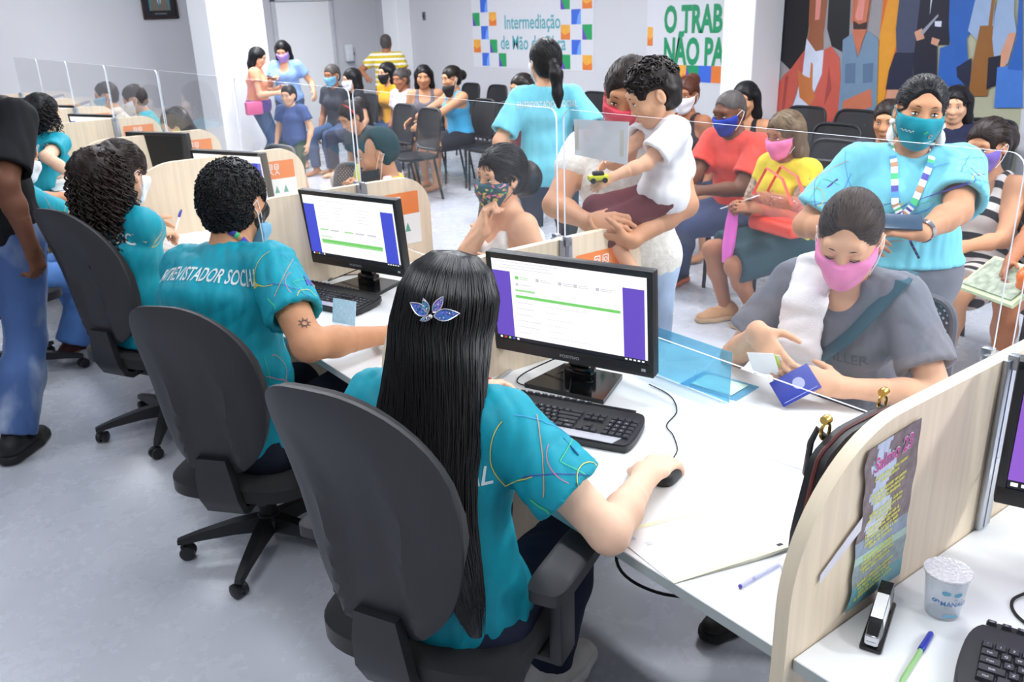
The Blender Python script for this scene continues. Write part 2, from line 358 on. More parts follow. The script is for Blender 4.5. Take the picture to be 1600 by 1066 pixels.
    for sg, hd_, cu, spd in ((1, rhd, rcurl, rspread), (-1, lhd, lcurl, lspread)):
        fd = nrm(p.wr[sg]-p.el[sg]); d, n = hd_ if hd_ is not None else (nrm(fd-Z_*.1), nrm(Z_*.5+r*sg*.8))
        p.hdir[sg] = (nrm(d), nrm(n)); h = SDF(); fw = (.45+.55*fat)*(1 if fem else 1.08); e_, w_ = p.el[sg], p.wr[sg]; r_ = lambda x: (.037*fw*(1-(x-.35)/.65)+.0245*fw**.5*(x-.35)/.65)*s; h.cap(e_*.6+w_*.4, e_*.45+w_*.55, r_(.4)*.8, r_(.55), k=.004); h.cap(e_*.45+w_*.55, w_, r_(.55), r_(1.), k=.004)
        hand(h, p.wr[sg], d, n, sg == 1, s, cu, spread=spd); hl.append(h)
        if vox > .0085: hand(B, p.wr[sg], d, n, sg == 1, s, cu)
    v, fc = B.mesh(vox); v = smooth(v, fc, 1, .4); ex = []
    Hd = SDF(); Hd.cap(NB+(hd-NB)*.25, hd-(hu*.05+hf*.018)*s*hs, (.053 if fem else .059)*s, (.05 if fem else .057)*s, k=.03*s); head(p, Hd, nose); p.Hd = Hd
    hv = hv or vox*.62; a, b = Hd.mesh(hv); a = smooth(a, b, 1, .35); ex.append((a-p.off, b, 0))
    if vox <= .0085:
        for h in hl: a, b = h.mesh(.0042 if vox > .0065 else .0034); a = smooth(a, b, 1, .3); ex.append((a-p.off, b, 0))
    p.skin = skin_mat('skin_'+skin, SK[skin]); p.body = npmesh('body', v-p.off, fc, p.skin, root, ex)
    return p
def torso(p, B, t, hem=None, bust=True):
    s, fat = p.s, p.fat; X = (p.r, p.f1); X2 = (p.r, p.f2); Xs = (p.rs, p.f1); fw = .5+.5*fat
    hx, wx, cx = ((.168, .130, .138) if p.fem else (.158, .142, .160)); kk = .05*s
    B.cap(p.pe-p.S2*.01*s, p.pe+p.S2*.02*s, (hx*s*fat+t, .118*s*fat+t, .11*s+t), None, X2, k=kk)
    B.cap(p.pe+p.S2*.04*s, p.wa, (hx*.93*s*fat+t, .112*s*fat+t, .08*s), (wx*s*fat+t, .098*s*fat+t, .08*s), X2, k=kk)
    B.cap(p.wa, p.ch, (wx*s*fat+t, .098*s*fat+t, .08*s), (cx*s*fw+t, .104*s*fw+t, .08*s), X, k=kk)
    B.cap(p.ch, p.NB-p.S1*.075*s, (cx*s*fw+t, .104*s*fw+t, .07*s), (cx*.86*s*fw+t, .078*s*fw+t, .05*s+t), Xs, k=kk)
    for sg in (1, -1):
        B.cap(p.NB-p.S1*.03*s, p.sh[sg]-p.rs*sg*.015*s+p.S1*.005*s, .046*s+t, .050*s*fw+t, k=.045*s)
        if p.fem and bust: B.cap(p.ch+p.f1*.072*s*fw+p.rs*sg*.066*s-p.S1*.02*s, p.ch+p.f1*.075*s*fw+p.rs*sg*.066*s-p.S1*.02*s, .062*s*fat+t*.8, k=.05*s)
def arm(p, B, sg, t, upto=1., t2=None):
    s = p.s; fw = (.45+.55*p.fat)*(1 if p.fem else 1.08); t2 = t if t2 is None else t2; a, e, w = p.sh[sg], p.el[sg], p.wr[sg]
    B.cap(a, e, .049*s*fw+t, .039*s*fw+t2, k=.045*s)
    if upto > .5:
        B.cap(e, e+(w-e)*.35, .038*s*fw+t, .037*s*fw+t, k=.02*s); B.cap(e+(w-e)*.35, w, (.037*s*fw+t), .0245*s*fw**.5+t, k=.02*s)
def leg(p, B, sg, t, flare=0., shin=True):
    s = p.s; fw = .45+.55*p.fat; h, k, a = p.hip[sg], p.kn[sg], p.an[sg]
    B.cap(h, k, .086*s*fw+t, .056*s*fw+t, k=.05*s)
    if shin:
        m = k+(a-k)*.35; B.cap(k, m, .053*s*fw+t, .053*s*fw+t+flare*.5, k=.03*s); B.cap(m, a, .052*s*fw+t+flare*.5, .035*s*fw+t+flare, k=.03*s)
def footdir(p, sg): return nrm(p.f*1.+p.r*sg*.22)
def foot(p, B, sg, t):
    s = p.s; a = p.an[sg]; d = footdir(p, sg); z = V3(0, 0, 1)
    B.cap(a-z*.035*s-d*.035*s, a-z*.045*s+d*.10*s, (.034*s+t, .03*s+t, .03*s+t), (.042*s+t, .022*s+t, .03*s+t), (np.cross(d, z), z), k=.03*s)
    B.cap(a-z*.047*s+d*.10*s, a-z*.05*s+d*.15*s, (.042*s+t, .02*s+t, .03*s+t), (.036*s+t, .017*s+t, .03*s+t), (np.cross(d, z), z), k=.02*s)
def hp(p, x, y, z): return p.hd+(p.hr*x+p.hf*y+p.hu*z)*p.s*p.hs
def head(p, B, nose=1., infl=0., simple=False):
    s = p.s*p.hs; q = lambda *a: hp(p, *a); A = (p.hr, p.hf); t = infl/s
    def e(c, r, k, op='u'): B.cap(q(*c), q(*c), tuple((x+t)*s for x in r), None, A, k=k*s, op=op)
    e((0, -.014, .035), (.073, .094, .083), .03); e((0, .03, -.008), (.062, .062, .07), .03)
    B.cap(q(0, .035, -.03), q(0, .056, -.088), tuple((x+t)*s for x in (.055, .048, .04)), tuple((x+t)*s for x in (.026, .026, .022)), A, k=.035*s)
    for sg in (1, -1):
        B.cap(q(sg*.05, .012, -.045), q(sg*.028, .045, -.085), (.018+t)*s, (.016+t)*s, k=.03*s)
        e((sg*.04, .066, -.022), (.022, .02, .02), .02)
    if simple: return
    B.cap(q(-.035, .078, .034), q(.035, .078, .034), .013*s, k=.022*s)
    for sg in (1, -1):
        e((sg*.031, .094, .008), (.018, .014, .011), .012, 's'); e((sg*.031, .0765, .008), (.0145, .0135, .0105), .004)
        e((sg*.079, -.006, -.004), (.008, .019, .031), .008); e((sg*.086, .0, -.002), (.006, .009, .016), .004, 's')
        e((sg*.011, .099, -.030), (.008, .008, .007), .006)
    B.cap(q(0, .088, .012), q(0, .105*(.6+.4*nose), -.026), .0085*s, .012*s, k=.014*s)
    e((0, .087, -.056), (.024, .012, .0065), .007); e((0, .086, -.066), (.020, .011, .0065), .006)
def face(p, closed=False, iris=(40, 24, 18), brow=(30, 20, 18), lips=None):
    """eyeballs, lash lines, brows and lips as parts of the head"""
    s = p.s*p.hs; rt_ = p.root
    o = p.off
    def P_(x, y, z): return hp(p, x, y, z)-o
    for sg in (1, -1):
        if not closed:
            m = MB(); c = P_(sg*.031, .0815, .007); M = Matrix([[*(p.hr[i], p.hf[i], p.hu[i]), c[i]] for i in range(3)]+[[0, 0, 0, 1]])
            m.ball((0, 0, 0), (.0118*s, .0108*s, .0054*s), M, 0); m.ball((0, .0045*s, 0), (.0052*s, .0070*s, .0050*s), M, 1)
            m.build('eye', [mat('eye_white', (232, 226, 222), .25), mat('iris', iris, .15)], rt_)
        zz = (.012, .0145, .012) if not closed else (.002, -.001, .002); l = MB(); b = MB()
        l.tube([P_(sg*.018, .0895, zz[0]-.002), P_(sg*.031, .0915, zz[1]), P_(sg*.044, .0855, zz[2])], [.0008*s, .0019*s, .0010*s], 6)
        b.tube([P_(sg*.013, .0925, .029), P_(sg*.026, .0935, .034), P_(sg*.040, .0875, .034), P_(sg*.050, .078, .029)], [.0018*s, .003*s, .0026*s, .001*s], 6, flat=.6)
        l.build('eyelash', DARK(), rt_); b.build('eyebrow', mat('brow', brow, .7), rt_)
    if lips:
        m = MB(); m.tube([P_(-.023, .086, -.061), P_(-.010, .0955, -.0585), P_(0, .097, -.060), P_(.010, .0955, -.0585), P_(.023, .086, -.061)], [.002*s, .0055*s, .0055*s, .0055*s, .002*s], 8, flat=.8)
        m.build('lips', mat('lips_%d' % lips[1], lips, .4), rt_)
def put(p, S, vox, name, m, wr=0, fr=30, seed=1, axis=None, sm=1, extra=None, lo=None, hi=None, post=None):
    v, f = S.mesh(vox, lo, hi); v = smooth(v, f, sm, .45)
    if wr: v = smooth(wrinkle(v, f, wr, fr, seed, axis), f, 1, .3)
    if post: extra = (extra or [])+post(v, f)
    ex = [(np.asarray(a)-p.off, b, c) for a, b, c in (extra or [])]
    return npmesh(name, v-p.off, f, m, p.root, ex)
def tee(p, m, sl=.55, t=.014, cuff=.020, hem=.07, name='shirt', vox=None, wr=.004, neck=.066, scoop=.0, sleeves=True, seed=3, post=None, extra=None, arms=(1, -1), low=None):
    s = p.s; S = SDF(); torso(p, S, t)
    if low: # long garment: goes on down over the hips
        for sg in (1, -1): S.cap(p.hip[sg], p.hip[sg]+(p.kn[sg]-p.hip[sg])*low, .10*s*p.fat+t, .085*s*p.fat+t, k=.09)
    S.cut(p.pe-p.S2*(hem*s if not low else 1.), -p.S2)
    if sleeves:
        for sg in arms:
            a, e = p.sh[sg], p.el[sg]; d = nrm(e-a); q = SDF(); fw = (.45+.55*p.fat)*(1 if p.fem else 1.08)
            q.cap(a, e, .049*s*fw+t, .040*s*fw+t+cuff, k=.02)
            if sl > 1: q.cap(e, p.wr[sg], .040*s*fw+t+cuff, .026*s+t+cuff*.6, k=.03); q.cut(e+(p.wr[sg]-e)*(sl-1), p.wr[sg]-e)
            else:
                q.cut(a+d*(np.linalg.norm(e-a)*sl), d)
                i = SDF(); i.cap(a+d*(np.linalg.norm(e-a)*max(sl-.14, .05)), e, .044*s*fw+t*.5, .040*s*fw+t+cuff-.007); q.sub(i, 0, 'n')
            S.sub(q, .035*s)
    S.cap(p.NB+p.S1*.03*s+p.f1*.012*s, p.NB+p.S1*.03*s+p.f1*.012*s, neck*s, k=.012, op='s')
    if scoop: S.cap(p.NB-p.S1*scoop*.5*s+p.f1*.075*s, p.NB-p.S1*scoop*s+p.f1*.105*s, (.062*s, .06*s, .05*s), None, (p.rs, p.f1), k=.012, op='s')
    return put(p, S, vox or p.vox, name, m, wr, 52, seed, p.S1, 1, extra, post=post)
def tank(p, m, t=.010, scoop=.07, hem=.05, name='top', wr=.003, back=True, dress=0, off=False):
    s = p.s; S = SDF(); torso(p, S, t)
    if dress: skirt_ops(p, S, t, dress)
    else: S.cut(p.pe-p.S2*hem*s, -p.S2)
    for sg in (1, -1):
        c = p.sh[sg]+p.rs*sg*.03*s; S.cap(c-p.S1*.03*s, c+p.S1*.14*s, (.085*s, .13*s, .09*s), None, (p.rs, p.f1), k=.01, op='s')
    S.cap(p.NB+p.S1*.02*s, p.NB+p.S1*.02*s, (.075*s, .085*s, .07*s), None, (p.rs, p.f1), k=.01, op='s')
    S.cap(p.NB-p.S1*scoop*.4*s+p.f1*.08*s, p.NB-p.S1*scoop*s+p.f1*.11*s, (.07*s, .07*s, .06*s), None, (p.rs, p.f1), k=.01, op='s')
    if off: S.cut(p.sh[1]*.5+p.sh[-1]*.5-p.S1*.01*s, p.S1)
    return put(p, S, p.vox, name, m, wr, 26, 4, p.S1)
def skirt_ops(p, S, t, ln, flare=.02):
    s = p.s; a = SDF()
    for sg in (1, -1): a.cap(p.hip[sg], p.kn[sg]+(p.kn[sg]-p.hip[sg])*.1, .098*s*p.fat+t, .068*s*p.fat+t+flare, k=.07*s)
    mid = (p.kn[1]+p.kn[-1])*.5; hm = (p.hip[1]+p.hip[-1])*.5; a.cap(hm, mid, (.08*s, .05*s, .08*s), (.045*s, .035*s, .06*s), (p.r, np.cross(p.r, nrm(mid-hm))), k=.05*s)
    a.cut(hm+(mid-hm)*ln, mid-hm); S.sub(a, .05*s)
def skirt(p, m, ln=.95, t=.012, name='skirt', top=.06, flare=.02):
    S = SDF(); torso(p, S, t*.5, bust=False); S.cut(p.pe+p.S2*top*p.s, p.S2); skirt_ops(p, S, t, ln, flare)
    return put(p, S, p.vox, name, m, .003, 22, 6)
def trousers(p, m, t=.010, name='trousers', upto=1., flare=.012, vox=None, wr=.004, top=.05, seed=5, extra=None, post=None):
    s = p.s; S = SDF(); torso(p, S, .002, bust=False); S.cut(p.pe+p.S2*top*s, p.S2)
    for sg in (1, -1):
        a = SDF(); h, k, n = p.hip[sg], p.kn[sg], p.an[sg]
        if upto <= .5:
            leg(p, a, sg, t+.008, 0, False); a.cut(h+(k-h)*upto*2, k-h)
        else:
            leg(p, a, sg, t, flare); a.cut(k+(n-k)*((upto-.5)*2*.94), n-k)
        S.sub(a, .05*s)
    return put(p, S, vox or p.vox, name, m, wr, 44, seed, V3(0, 0, 1) if not p.sit else None, 1, extra, post=post)
def shoes(p, m, sole=None, h=.0, vox=.007, only=(1, -1), name='shoe', chunky=0.):
    for sg in only:
        s = p.s; a = p.an[sg]; d = footdir(p, sg); z = V3(0, 0, 1); S = SDF(); X = (np.cross(d, z), z); gz = a[2]-.07*s
        c = lambda x, zz: np.array((a[0]+d[0]*x*s, a[1]+d[1]*x*s, gz+zz*s))
        S.cap(c(-.045, .045), c(.09, .04), (.040*s, .042*s, .036*s), (.047*s, .034*s, .04*s), X, k=.03); S.cap(c(.09, .038), c(.155, .03), (.047*s, .032*s, .04*s), (.038*s, .024*s, .036*s), X, k=.02)
        S.cap(c(-.02, .06), c(0, .105+h), .040*s, .041*s, k=.03); S.cut((0, 0, gz+.022*s+chunky), (0, 0, -1)); S.cut((0, 0, gz+.11*s+h), (0, 0, 1))
        o = put(p, S, vox, name, m, .001, 60, 2)
        Q = SDF(); Q.cap(c(-.05, .01), c(.09, .01), (.046*s, .05*s, .04*s), (.053*s, .05*s, .04*s), X, k=.02); Q.cap(c(.09, .01), c(.16, .012), (.053*s, .05*s, .04*s), (.042*s, .05*s, .038*s), X, k=.02)
        Q.cut((0, 0, gz), (0, 0, -1)); Q.cut((0, 0, gz+.03*s+chunky), (0, 0, 1))
        v, f = Q.mesh(vox); n = npmesh('sole', v-p.off, f, sole or mat('sole_black', (30, 30, 32), .7), o, ang=40)
def mask(p, m, drop=0., straps=(240, 240, 240), vox=.005, top=.0, name='face_mask', post=None, pleat=False):
    """cloth face mask following nose, cheeks and chin, with ear loops"""
    s = p.s*p.hs; S = SDF(); head(p, S, infl=.0075*s, simple=True); q = lambda *a: hp(p, *a)
    S.cap(q(0, .088, .0), q(0, .102, -.03), .012*s, .02*s, k=.05*s); S.cap(q(0, .085, -.05), q(0, .078, -.088), .022*s, .02*s, k=.04*s)
    D = -p.hu*drop*s
    S.ops = [(o[0], o[1]+D, o[2]+D)+o[3:] for o in S.ops]; S.lo += D; S.hi += D
    S.cut(q(0, .1, -.004+top)+D, nrm(p.hu+p.hf*.05)); S.cut(q(0, .028, -.05)+D, nrm(-p.hf-p.hu*.25)); S.cut(q(0, .06, -.121)+D, nrm(-p.hu-p.hf*.25))
    o = put(p, S, vox, name, m, 0, post=post)
    for sg in (1, -1):
        st = MB()
        for z0, z1 in ((-.018, .022), (-.085, -.03)):
            st.tube([q(sg*.0655, .04, z0)+D-p.off, q(sg*.079, .015, (z0+z1)*.5)+D*.5-p.off, q(sg*.087, -.012, z1*.7)-p.off, q(sg*.084, -.03, .0)-p.off], .0016*s, 6)
        st.build('ear_loop', mat('loop_%d_%d_%d' % straps, straps, .7), o)
    return o
def scalp(p, S, t=.012, front=.06, low=-.055, side=.02):
    """hair over the skull with the face left free"""
    s = p.s*p.hs; q = lambda *a: hp(p, *a); A = (p.hr, p.hf); E_ = SDF()
    E_.cap(q(0, -.016, .036), q(0, -.016, .036), ((.074+t)*s, (.095+t)*s, (.084+t)*s), None, A, k=.02)
    E_.cap(q(0, -.045, -.02), q(0, -.05, low), ((.064+t)*s, (.05+t)*s, .05*s), ((.05+t)*s, (.036+t)*s, .03*s), A, k=.04*s)
    C_ = SDF(); C_.cap(q(0, .16, -.05), q(0, .150, front-.02), (.105*s, .105*s, .08*s), (.085*s, .085*s, .05*s), A, k=.03)
    for sg in (1, -1): C_.cap(q(sg*.09, .045, -.09), q(sg*.09, .022, -.0+side*.3), (.05*s, .042*s, .04*s), (.04*s, .030*s, .03*s), A, k=.02)
    for sg in (1, -1): C_.cap(q(sg*.084, -.004, -.006), q(sg*.084, -.004, -.006), (.03*s, .026*s, .036*s), None, A, k=.01)
    E_.sub(C_, 0, 'n'); S.sub(E_, .02*s)
def comb_locks(p, kind, comb, g, v, bz=.03, **k):
    """fine locks from points of the scalp (so they start at the hairline) swept to the tie or down the sides"""
    s = p.s*p.hs; tb = MB(); C0 = V3(0, -.016, .036); Rr = V3(.0755, .0965, .0855)+k.get('t', .013); bd = nrm(V3(0, -.95, (bz-.036)/.1)); n = 0
    for i in g.permutation(len(v)):
        if n >= comb: break
        l = (v[i]-p.hd)/s; l = V3(l@p.hr, l@p.hf, l@p.hu)-C0; u = l/Rr; m_ = np.linalg.norm(u)
        if not .93 < m_ < 1.08: continue
        d = u/m_; n += 1
        if kind == 'long': e = nrm(V3(d[0]*2.2+np.sign(d[0])*.5, d[1]-.5, -.45)) if d[2] > -.1 else nrm(d+V3(0, 0, -.3))
        else: e = bd
        P_ = [hp(p, *(nrm(d*(1-a)+e*a+V3(0, 0, .06*math.sin(PI*a)*g.uniform(-1, 1)))*Rr*(m_*(1-a)+a)*g.uniform(1.0, 1.014)+C0)) for a in np.linspace(0, .96, 9)]
        tb.tube(P_, np.array([.0006]+[.0015]*7+[.0009])*s, 4)
    return [(np.array(tb.v), tb.f, 0)]
def hair(p, kind, color='black', vox=None, L=.5, n=0, seed=1, extra=None, **k):
    s = p.s*p.hs; S = SDF(); m = HAIR(color); q = lambda *a: hp(p, *a); A = (p.hr, p.hf); vox = vox or max(.0055, p.vox*.7); ex = list(extra or []); g = np.random.default_rng(seed)
    scalp(p, S, k.get('t', .013), k.get('front', .06), k.get('low', -.055)); wr, fr = k.get('wr', .003), k.get('fr', 90)
    dn = nrm(V3(0, 0, -1)-p.f1*0.0)
    if kind == 'bun': S.cap(q(0, -.125, k.get('bz', .05)), q(0, -.13, k.get('bz', .05)), k.get('br', .05)*s, k=.02)
    if kind == 'pony':
        a = q(k.get('px', 0), -.112, k.get('bz', .01)); b = a+(dn*.55-p.hf*.5)*.09*s; c = b+dn*L*s-p.hf*.03
        S.cap(a, b, .028*s, .038*s, k=.02); S.cap(b, b+(c-b)*.6, (.04*s, .032*s, .04*s), (.032*s, .026*s, .04*s), k=.02); S.cap(b+(c-b)*.6, c, .03*s, .012*s, k=.02)
    if kind == 'long':
        sd = k.get('sides', 1); back = k.get('back', .085)
        for x, y in [(0, -.07), (.045, -.055), (-.045, -.055)]+([(.068, -.02), (-.068, -.02)] if sd else []):
            a = q(x, y, .03); b = q(x*1.1, y-.01, -.10); c = b+dn*L*s-p.f1*.02+p.r*x*.3
            lo_ = p.NB-p.f1*back*s; 
            S.cap(a, b, .04*s, .036*s, k=.03); S.cap(b, c, (.036*s, .03*s, .04*s), (.022*s, .016*s, .03*s), k=.03)
    if kind == 'curlcap': S.cap(q(0, .0, .075), q(0, -.02, .07), (.088*s, .105*s, .075*s), None, A, k=.03)
    def locks(v, f):
        N_ = vnormals(v, f); tb = MB(); ids = g.integers(0, len(v), n)
        for i in ids:
            d = N_[i]; c = v[i]
            if (c-p.hd)@p.hu < k.get('minz', -9)*s: continue
            rr = k.get('cr', .011)*s*g.uniform(.7, 1.2); t_ = np.linspace(0, 2.4*PI, 9); u1 = nrm(np.cross(d, g.normal(size=3))); u2 = np.cross(d, u1)
            tb.tube(c+np.outer(np.cos(t_), u1)*rr+np.outer(np.sin(t_), u2)*rr+np.outer(t_/7.5-.45, d)*rr*1.3, k.get('cw', .0034)*s, 4)
        return [(np.array(tb.v), tb.f, 0)]
    comb = k.get('comb', 170)
    if comb and kind in ('bun', 'pony', 'long') and not n:
        kk = {a_: b_ for a_, b_ in k.items() if a_ in ('bz', 't')}
        return put(p, S, vox, 'hair', m, wr, fr, seed, p.hu, 1, ex, post=lambda v, f: comb_locks(p, kind, comb, g, v, **kk))
    if n: return put(p, S, vox, 'hair', m, wr, fr, seed, p.hu, 1, ex, post=locks)
    return put(p, S, vox, 'hair', m, wr, fr, seed, p.hu, 1, ex)
def project(v, f, pts, d, off=.0015):
    """lay points on the cloth surface along direction d"""
    t = BVHTree.FromPolygons([tuple(x) for x in v], [tuple(int(i) for i in q) for q in f]); out = []
    d = nrm(d)
    for q in pts:
        h = t.ray_cast(Vector(np.array(q)-d*.6), Vector(d), 1.5); out.append(np.array(h[0])-d*off if h[0] is not None else None)
    return out
def on_cloth(v, f, items, org, u, w_, d):
    """flat shapes (verts2d, faces, material index) laid on cloth; org + x*u + y*w_, looking along d"""
    t = BVHTree.FromPolygons([tuple(x) for x in v], [tuple(int(i) for i in q) for q in f]); d = nrm(d); res = []
    for vs, fs, mi in items:
        P_ = []; ok = []
        for x in vs:
            q = np.array(org)+np.array(u)*x[0]+np.array(w_)*x[1]; h = t.ray_cast(Vector(q-d*.5), Vector(d), 1.2)
            ok.append(h[0] is not None); P_.append(np.array(h[0])+np.array(h[1])*.0012*(1 if Vector(h[1]).dot(Vector(d)) < 0 else -1)-d*.0012 if h[0] is not None else q)
        fs = [q for q in fs if all(ok[i] for i in q) and max(np.linalg.norm(P_[i]-P_[q[0]]) for i in q) < .13]
        if fs: res.append((np.array(P_), fs, mi))
    return res
def ribbon(pts, wd=.0022, step=.006):
    """2-D polyline -> thin strip split fine enough to follow cloth"""
    P_ = [np.array(pts[0], float)]
    for a, b in zip(pts[:-1], pts[1:]):
        a = np.array(a, float); b = np.array(b, float); n = max(1, int(np.linalg.norm(b-a)/step)); P_ += [a+(b-a)*i/n for i in range(1, n+1)]
    P_ = np.array(P_); t = np.gradient(P_, axis=0); t /= np.linalg.norm(t, axis=1)[:, None]+1e-9; nn = np.stack([-t[:, 1], t[:, 0]], 1)*wd*.5
    vs = np.concatenate([P_+nn, P_-nn]); n = len(P_); return vs, [(i, i+1, i+1+n, i+n) for i in range(n-1)]
def arc(c, r, a0, a1, n=14): return [(c[0]+r*math.cos(R(a0+(a1-a0)*i/n)), c[1]+r*math.sin(R(a0+(a1-a0)*i/n))) for i in range(n+1)]
# ------------------------------------------------------------------ shared materials
PLAST = mat('black_plastic', (34, 34, 37), .42, var=.04, bump=.08, bscale=900)
SHELL = mat('chair_shell_plastic', (46, 46, 50), .5, var=.04, bump=.1, bscale=1200)
FABR = mat('chair_fabric', (24, 24, 27), .9, var=.15, scale=300, bump=.3, bscale=900, sheen=.2)
GLOSS = mat('gloss_black', (16, 16, 18), .12, var=.03); BLK = mat('matt_black', (20, 20, 22), .6)
WHITE = mat('desk_laminate', (236, 238, 238), .38, var=.01); EDGE = mat('desk_edge_band', (176, 184, 182), .5, var=.02)
ALU = mat('aluminium', (176, 180, 188), .32, .85, var=.04, stretch=(1, 1, .05), scale=90); CHROME = mat('chrome', (205, 205, 210), .12, 1., var=.02)
WOOD = mat('divider_laminate', (232, 214, 188), .5, var=.07, scale=60, stretch=(1, 1, .045)); WOODE = mat('divider_edge_band', (236, 220, 192), .5, var=.04, scale=40, stretch=(.1, 1, .1))
PAPER = mat('paper', (244, 244, 244), .8, var=.01); ORANGE = mat('orange_card', (240, 132, 58), .5, var=.02); GOLD = mat('gold', (214, 178, 92), .2, 1.)
INK = mat('ink_black', (30, 30, 36), .6); GREYINK = mat('ink_grey', (150, 152, 160), .7); BLUEP = mat('pen_blue', (46, 60, 170), .3)
PLEXI = acrylic('plexiglass', haze=.03); PLEXE = mat('plexi_edge', (226, 232, 240), .25, var=.02, spec=.8)
def glow(n, rgb, e=1.): return mat('screen_'+n, rgb, .5, var=.0, emit=e)
SW, SP, SBL, SGR, SLG, STX, SDK, SYL = glow('white', (250, 250, 252), 1.15), glow('purple', (106, 78, 200)), glow('blue', (70, 82, 214)), glow('green', (122, 214, 110)), glow('lightgreen', (170, 226, 160)), glow('grey', (206, 206, 214)), glow('dark', (30, 36, 52), .6), glow('lilac', (150, 96, 214))
DIV, DX0, DX1, DTOP, DESK, MOD = .026, -.63, .325, 1.106, .74, 1.284
# ------------------------------------------------------------------ desks, dividers, screens
def desk(i):
    y0 = MOD*i+DIV/2+.0015; y1 = y0+MOD-DIV-.003
    where = ['nearest desk, cut by the right edge, with the stapler and blue pen on it', 'white desk of the long-haired woman, with papers and keyboard', 'white desk of the bearded man, with cups and a folded card', 'white desk of the curly ponytail woman writing'][i+1] if i < 3 else ['fourth white desk from the near divider, black-backed monitor on it', 'fifth white desk, before the standing curly-haired woman', 'sixth white desk, further along the row', 'white desk near the far wall', 'last white desk by the far wall'][i-3]
    t = thing('desk', where if i < 3 else where, 'desk', (0, (y0+y1)/2, 0), 0, 'desks in the counter row'); h = (y1-y0)/2
    m = MB(); m.box((-.155, 0, .7275), (.91, 2*h, .025), r=.0015, seg=1); o = m.build('worktop', [WHITE, EDGE], t)
    for p_ in o.data.polygons:
        if abs(p_.normal.z) < .5: p_.material_index = 1
    m = MB(); m.box((.05, 0, .49), (.018, 2*h, .44)); m.build('modesty_panel', WHITE, t)
    for s in (1, -1):
        m = MB(); m.box((-.05, s*(h-.03), .03), (.55, .05, .03), r=.004); m.box((.02, s*(h-.03), .38), (.06, .035, .67), r=.003); m.build('leg', mat('leg_grey', (120, 122, 126), .5), t)
for i in range(-1, 8): desk(i)
def divider(i):
    lab = ['nearest wood-look divider with rounded corner and a waterfall psalm poster', 'wood-look divider behind the long-haired woman\'s monitor', 'wood-look divider between the bearded man and the ponytail woman', 'wood-look divider behind the ponytail woman\'s desk', 'fifth wood-look divider from the camera, below the leaning masked client', 'sixth wood-look divider from the camera', 'seventh wood-look divider from the camera', 'eighth wood-look divider from the camera', 'ninth and farthest wood-look divider'][i]
    t = thing('desk_divider', lab, 'divider', (0, MOD*i, 0), 0, 'wood-look dividers of the counter row')
    P_ = [(DX0, .02), (DX1, .02)]+[(DX1-.14+.14*math.cos(a), DTOP-.14+.14*math.sin(a)) for a in np.linspace(0, PI/2, 12)]+[(DX0+.27-.27*math.sin(a), DTOP-.27+.27*math.cos(a)) for a in np.linspace(0, PI/2, 18)]
    m = MB(); m.prism(P_, -DIV/2, DIV/2, None, 0, 1); m.build('panel', [WOOD, WOODE], t, ang=40)
    for sg in (-1, 1):
        m = MB(); m.box((0, sg*(DIV/2+.006), .925), (.045, .012, .365), r=.003); m.box((.0, sg*(DIV/2+.0125), .925), (.012, .002, .36)); m.box((0, sg*(DIV/2+.012), DTOP-.004), (.02, .02, .028), r=.002); m.build('screen_bracket', ALU, t)
    s_ = MB()
    if i > 0:
        M = T(.155, -DIV/2-.0015, .92) @ Matrix.Rotation(PI/2, 4, 'X')
        s_.quad([(-.11, .03, 0), (.11, .03, 0), (.11, .125, 0), (-.11, .125, 0)], 0, M); s_.quad([(-.11, -.1, 0), (.115, -.1, 0), (.115, .03, 0), (-.11, .03, 0)], 1, M)
        def rr(x, y, w_, h_): 
            for a, b in (((x, y), (x+w_, y)), ((x+w_, y), (x+w_, y+h_)), ((x+w_, y+h_), (x, y+h_)), ((x, y+h_), (x, y))):
                v, f = ribbon([a, b], .004, 1); s_.add([(q[0], q[1], .0004) for q in v], f, 1, M)
        for dx in (-.035, .0):
            rr(dx, .082, .022, .026); v, f = ribbon(arc((dx+.011, .094), .006, 0, 360), .003, 1); s_.add([(q[0], q[1], .0004) for q in v], f, 1, M)
            v, f = ribbon(arc((dx+.011, .052), .012, 0, 180), .0035, 1); s_.add([(q[0], q[1], .0004) for q in v], f, 1, M); v, f = ribbon(arc((dx+.011, .07), .005, 0, 360), .003, 1); s_.add([(q[0], q[1], .0004) for q in v], f, 1, M)
        for dx in (-.05, .0, .05): s_.quad([(dx-.014, -.045, .0004), (dx+.014, -.045, .0004), (dx, -.005, .0004)], 2, M)
        o = s_.build('counter_sign', [ORANGE, PAPER, mat('sign_green', (90, 170, 150), .6)], t)
    return t
for i in range(9): divider(i)
